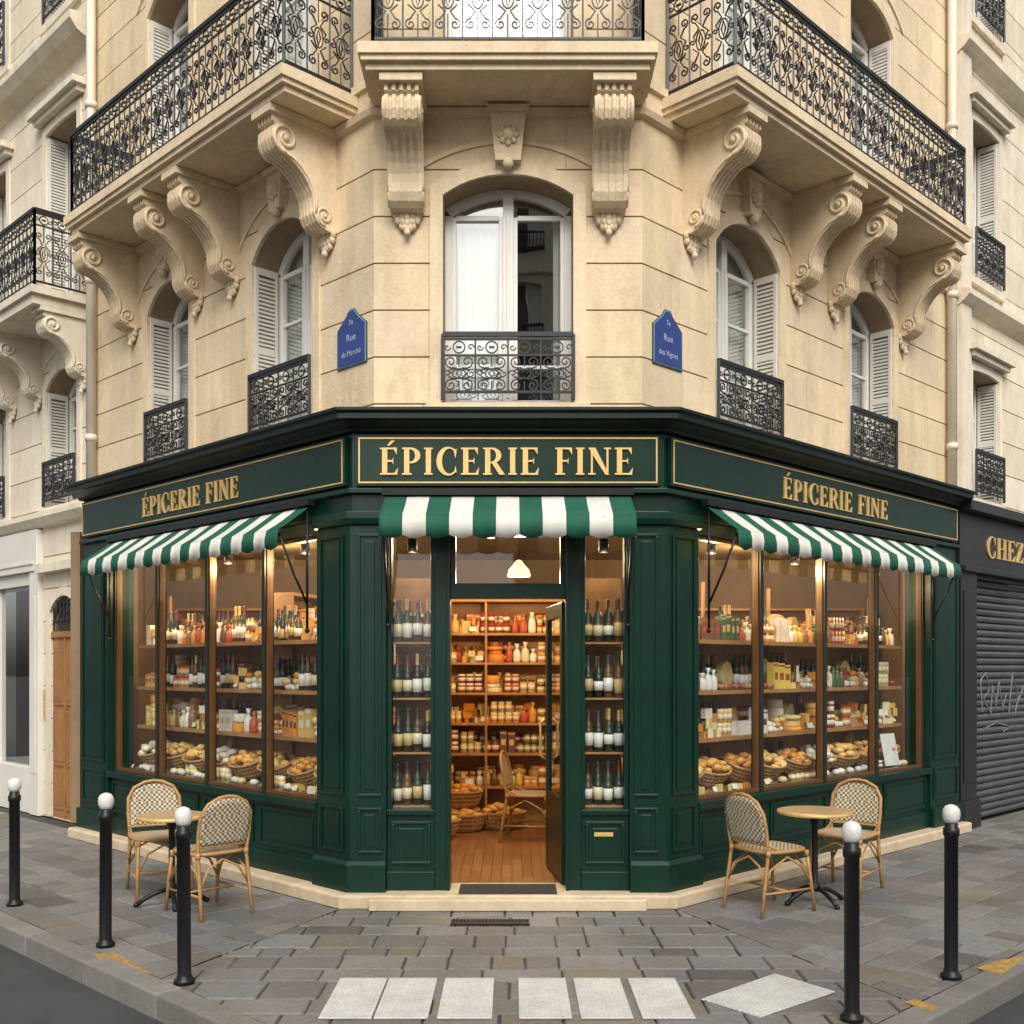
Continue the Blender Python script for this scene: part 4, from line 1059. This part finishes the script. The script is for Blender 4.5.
# ================================================================== CHAIRS / TABLES
def make_chair():
    rt=MB(); wv=MB(); r=.0135
    hoop=[(-.27,-.20,0),(-.235,-.195,.22),(-.20,-.19,.44),(-.225,-.20,.60),(-.25,-.195,.72),(-.268,-.15,.80),(-.275,-.07,.84),(-.277,0,.85),(-.275,.07,.84),(-.268,.15,.80),(-.25,.195,.72),(-.225,.20,.60),(-.20,.19,.44),(-.235,.195,.22),(-.27,.20,0)]
    rt.tube(hoop,r,8)
    for s in (-1,1):
        rt.tube([(.235,.205*s,0),(.20,.195*s,.25),(.175,.185*s,.43)],r,8)
        rt.tube([(-.235,.195*s,.20),(-.18,.19*s,.32),(-.02,.19*s,.405),(.13,.19*s,.32),(.205,.197*s,.20)],.009,6)
        rt.tube([(-.245,.196*s,.16),(.21,.198*s,.16)],.009,6)
        rt.tube([(-.205,.19*s,.50),(-.10,.19*s,.455),(.02,.19*s,.445)],.009,6)
    rt.tube([(.205,-.197,.20),(.19,-.12,.34),(.185,0,.40),(.19,.12,.34),(.205,.197,.20)],.009,6)
    rt.tube([(-.235,-.195,.20),(-.215,-.12,.34),(-.205,0,.40),(-.215,.12,.34),(-.235,.195,.20)],.009,6)
    rt.tube([(-.02,-.198,.16),(-.02,.198,.16)],.009,6)
    for x,y,z in ((-.20,.19,.44),(-.20,-.19,.44),(.175,.185,.42),(.175,-.185,.42)): rt.tube([(x,y,z-.025),(x,y,z+.02)],.018,8)
    n=28; ring=[]
    for k in range(n):
        a=2*math.pi*k/n; c,s=math.cos(a),math.sin(a)
        ring.append((.205*math.copysign(abs(c)**.55,c)-.01,.205*math.copysign(abs(s)**.55,s),.445))
    rt.tube([(x,y,z) for x,y,z in ring],.015,6,0,True)
    wv.hprism(WF,[(x*.98,y*.98) for x,y,z in ring],.438,.456)
    N=12;Mr=8; vs=[];fs=[]
    for i in range(N+1):
        s=-1+2*i/N; ht=.335*(1-.30*abs(s)**3.2)
        for j in range(Mr+1):
            t=j/Mr; z=.50+ht*t
            y=.185*s*(1+.04*math.sin(math.pi*t)); x=-.208-.06*t-.022*(1-s*s)
            vs.append((x,y,z))
    for i in range(N):
        for j in range(Mr): a=i*(Mr+1)+j; fs.append((a,a+Mr+1,a+Mr+2,a+1))
    wv2=MB(); wv2.add(vs,fs,0,(1,1,1),True)
    rt.tube([vs[i*(Mr+1)] for i in range(N+1)],.009,6)
    a=rt.build('c_frame',[RATTAN]); b=wv.build('c_seat',[WEAVE]); c=wv2.build('c_back',[WEAVE],recalc=False)
    md=[a.data,b.data,c.data]
    for o in (a,b,c): bpy.data.objects.remove(o)
    return md
cmd=make_chair()
def chair(x,y,face,z=0):
    e=empty('bistro_chair',(x,y,z),face)
    for nme,d in zip(('frame','seat','backrest'),cmd):
        o=bpy.data.objects.new(nme,d); scene.collection.objects.link(o); o.parent=e
        if nme=='backrest': s=o.modifiers.new('s','SOLIDIFY'); s.thickness=.012; s.offset=0
def table(x,y,z=0,h=.70,R=.285):
    m=MB()
    m.lathe((0,0,h-.03),[(R-.02,0,(1,1,1),1),(R,.004,(1,1,1),1),(R+.003,.015,(1,1,1),1),(R,.026,(1,1,1),1),(R-.012,.03,(1,1,1),0),(.001,.0302,(1,1,1),0)],40,0,False)
    m.lathe((0,0,0),[(.05,.09,(1,1,1),2),(.045,.12,(1,1,1),2),(.024,.16,(1,1,1),2),(.022,h-.12,(1,1,1),2),(.04,h-.06,(1,1,1),2),(.10,h-.031,(1,1,1),2)],16,2)
    for k in range(4):
        a=k*math.pi/2+.4; c,s=math.cos(a),math.sin(a)
        m.tube([(c*.02,s*.02,.12),(c*.12,s*.12,.09),(c*.2,s*.2,.05),(c*.25,s*.25,.012)],.017,8,2)
        m.ball((c*.25,s*.25,.014),.022,2,seg=8)
    o=m.build('bistro_table',[TABLE,GOLD,BLACKP]); o.location=(x,y,z); return o
chair(-2.74,.40,math.radians(-62)); chair(-2.19,-.22,math.radians(135)); table(-2.52,.0,0,.665,.25)
chair(1.88,-.14,math.radians(30)); chair(2.62,.50,math.radians(232)); table(2.26,.06,0,.69,.275)
chair(.18,2.35,math.radians(-10),.1); table(.62,2.45,.1)

# ================================================================== LIGHT, WORLD, CAMERA
az=math.radians(8); el=math.radians(42)
sun=bpy.data.lights.new('sun','SUN'); sun.energy=2.7; sun.angle=math.radians(40); sun.color=(1,.945,.85)
so=bpy.data.objects.new('sun',sun); scene.collection.objects.link(so); so.rotation_euler=(math.pi/2-el,0,az); so.location=(0,-10,20)
w=bpy.data.worlds.new('World'); scene.world=w; w.use_nodes=True; n=w.node_tree.nodes; l=w.node_tree.links
sky=n.new('ShaderNodeTexSky'); sky.sky_type='NISHITA'; sky.sun_disc=False; sky.sun_elevation=el; sky.sun_rotation=math.pi-az
sky.dust_density=4; sky.air_density=1; sky.ozone_density=1
hs=n.new('ShaderNodeHueSaturation'); hs.inputs['Saturation'].default_value=.15
l.new(sky.outputs[0],hs.inputs['Color']); l.new(hs.outputs[0],n['Background'].inputs[0]); n['Background'].inputs[1].default_value=.15
cam=bpy.data.cameras.new('camera'); co=bpy.data.objects.new('camera',cam); scene.collection.objects.link(co)
co.location=(0,-8,1.75); co.rotation_euler=(math.pi/2,0,0); cam.sensor_width=36; cam.lens=36*1080/1024; cam.shift_y=156/1024
cam.clip_end=1000; cam.clip_start=.1
scene.camera=co
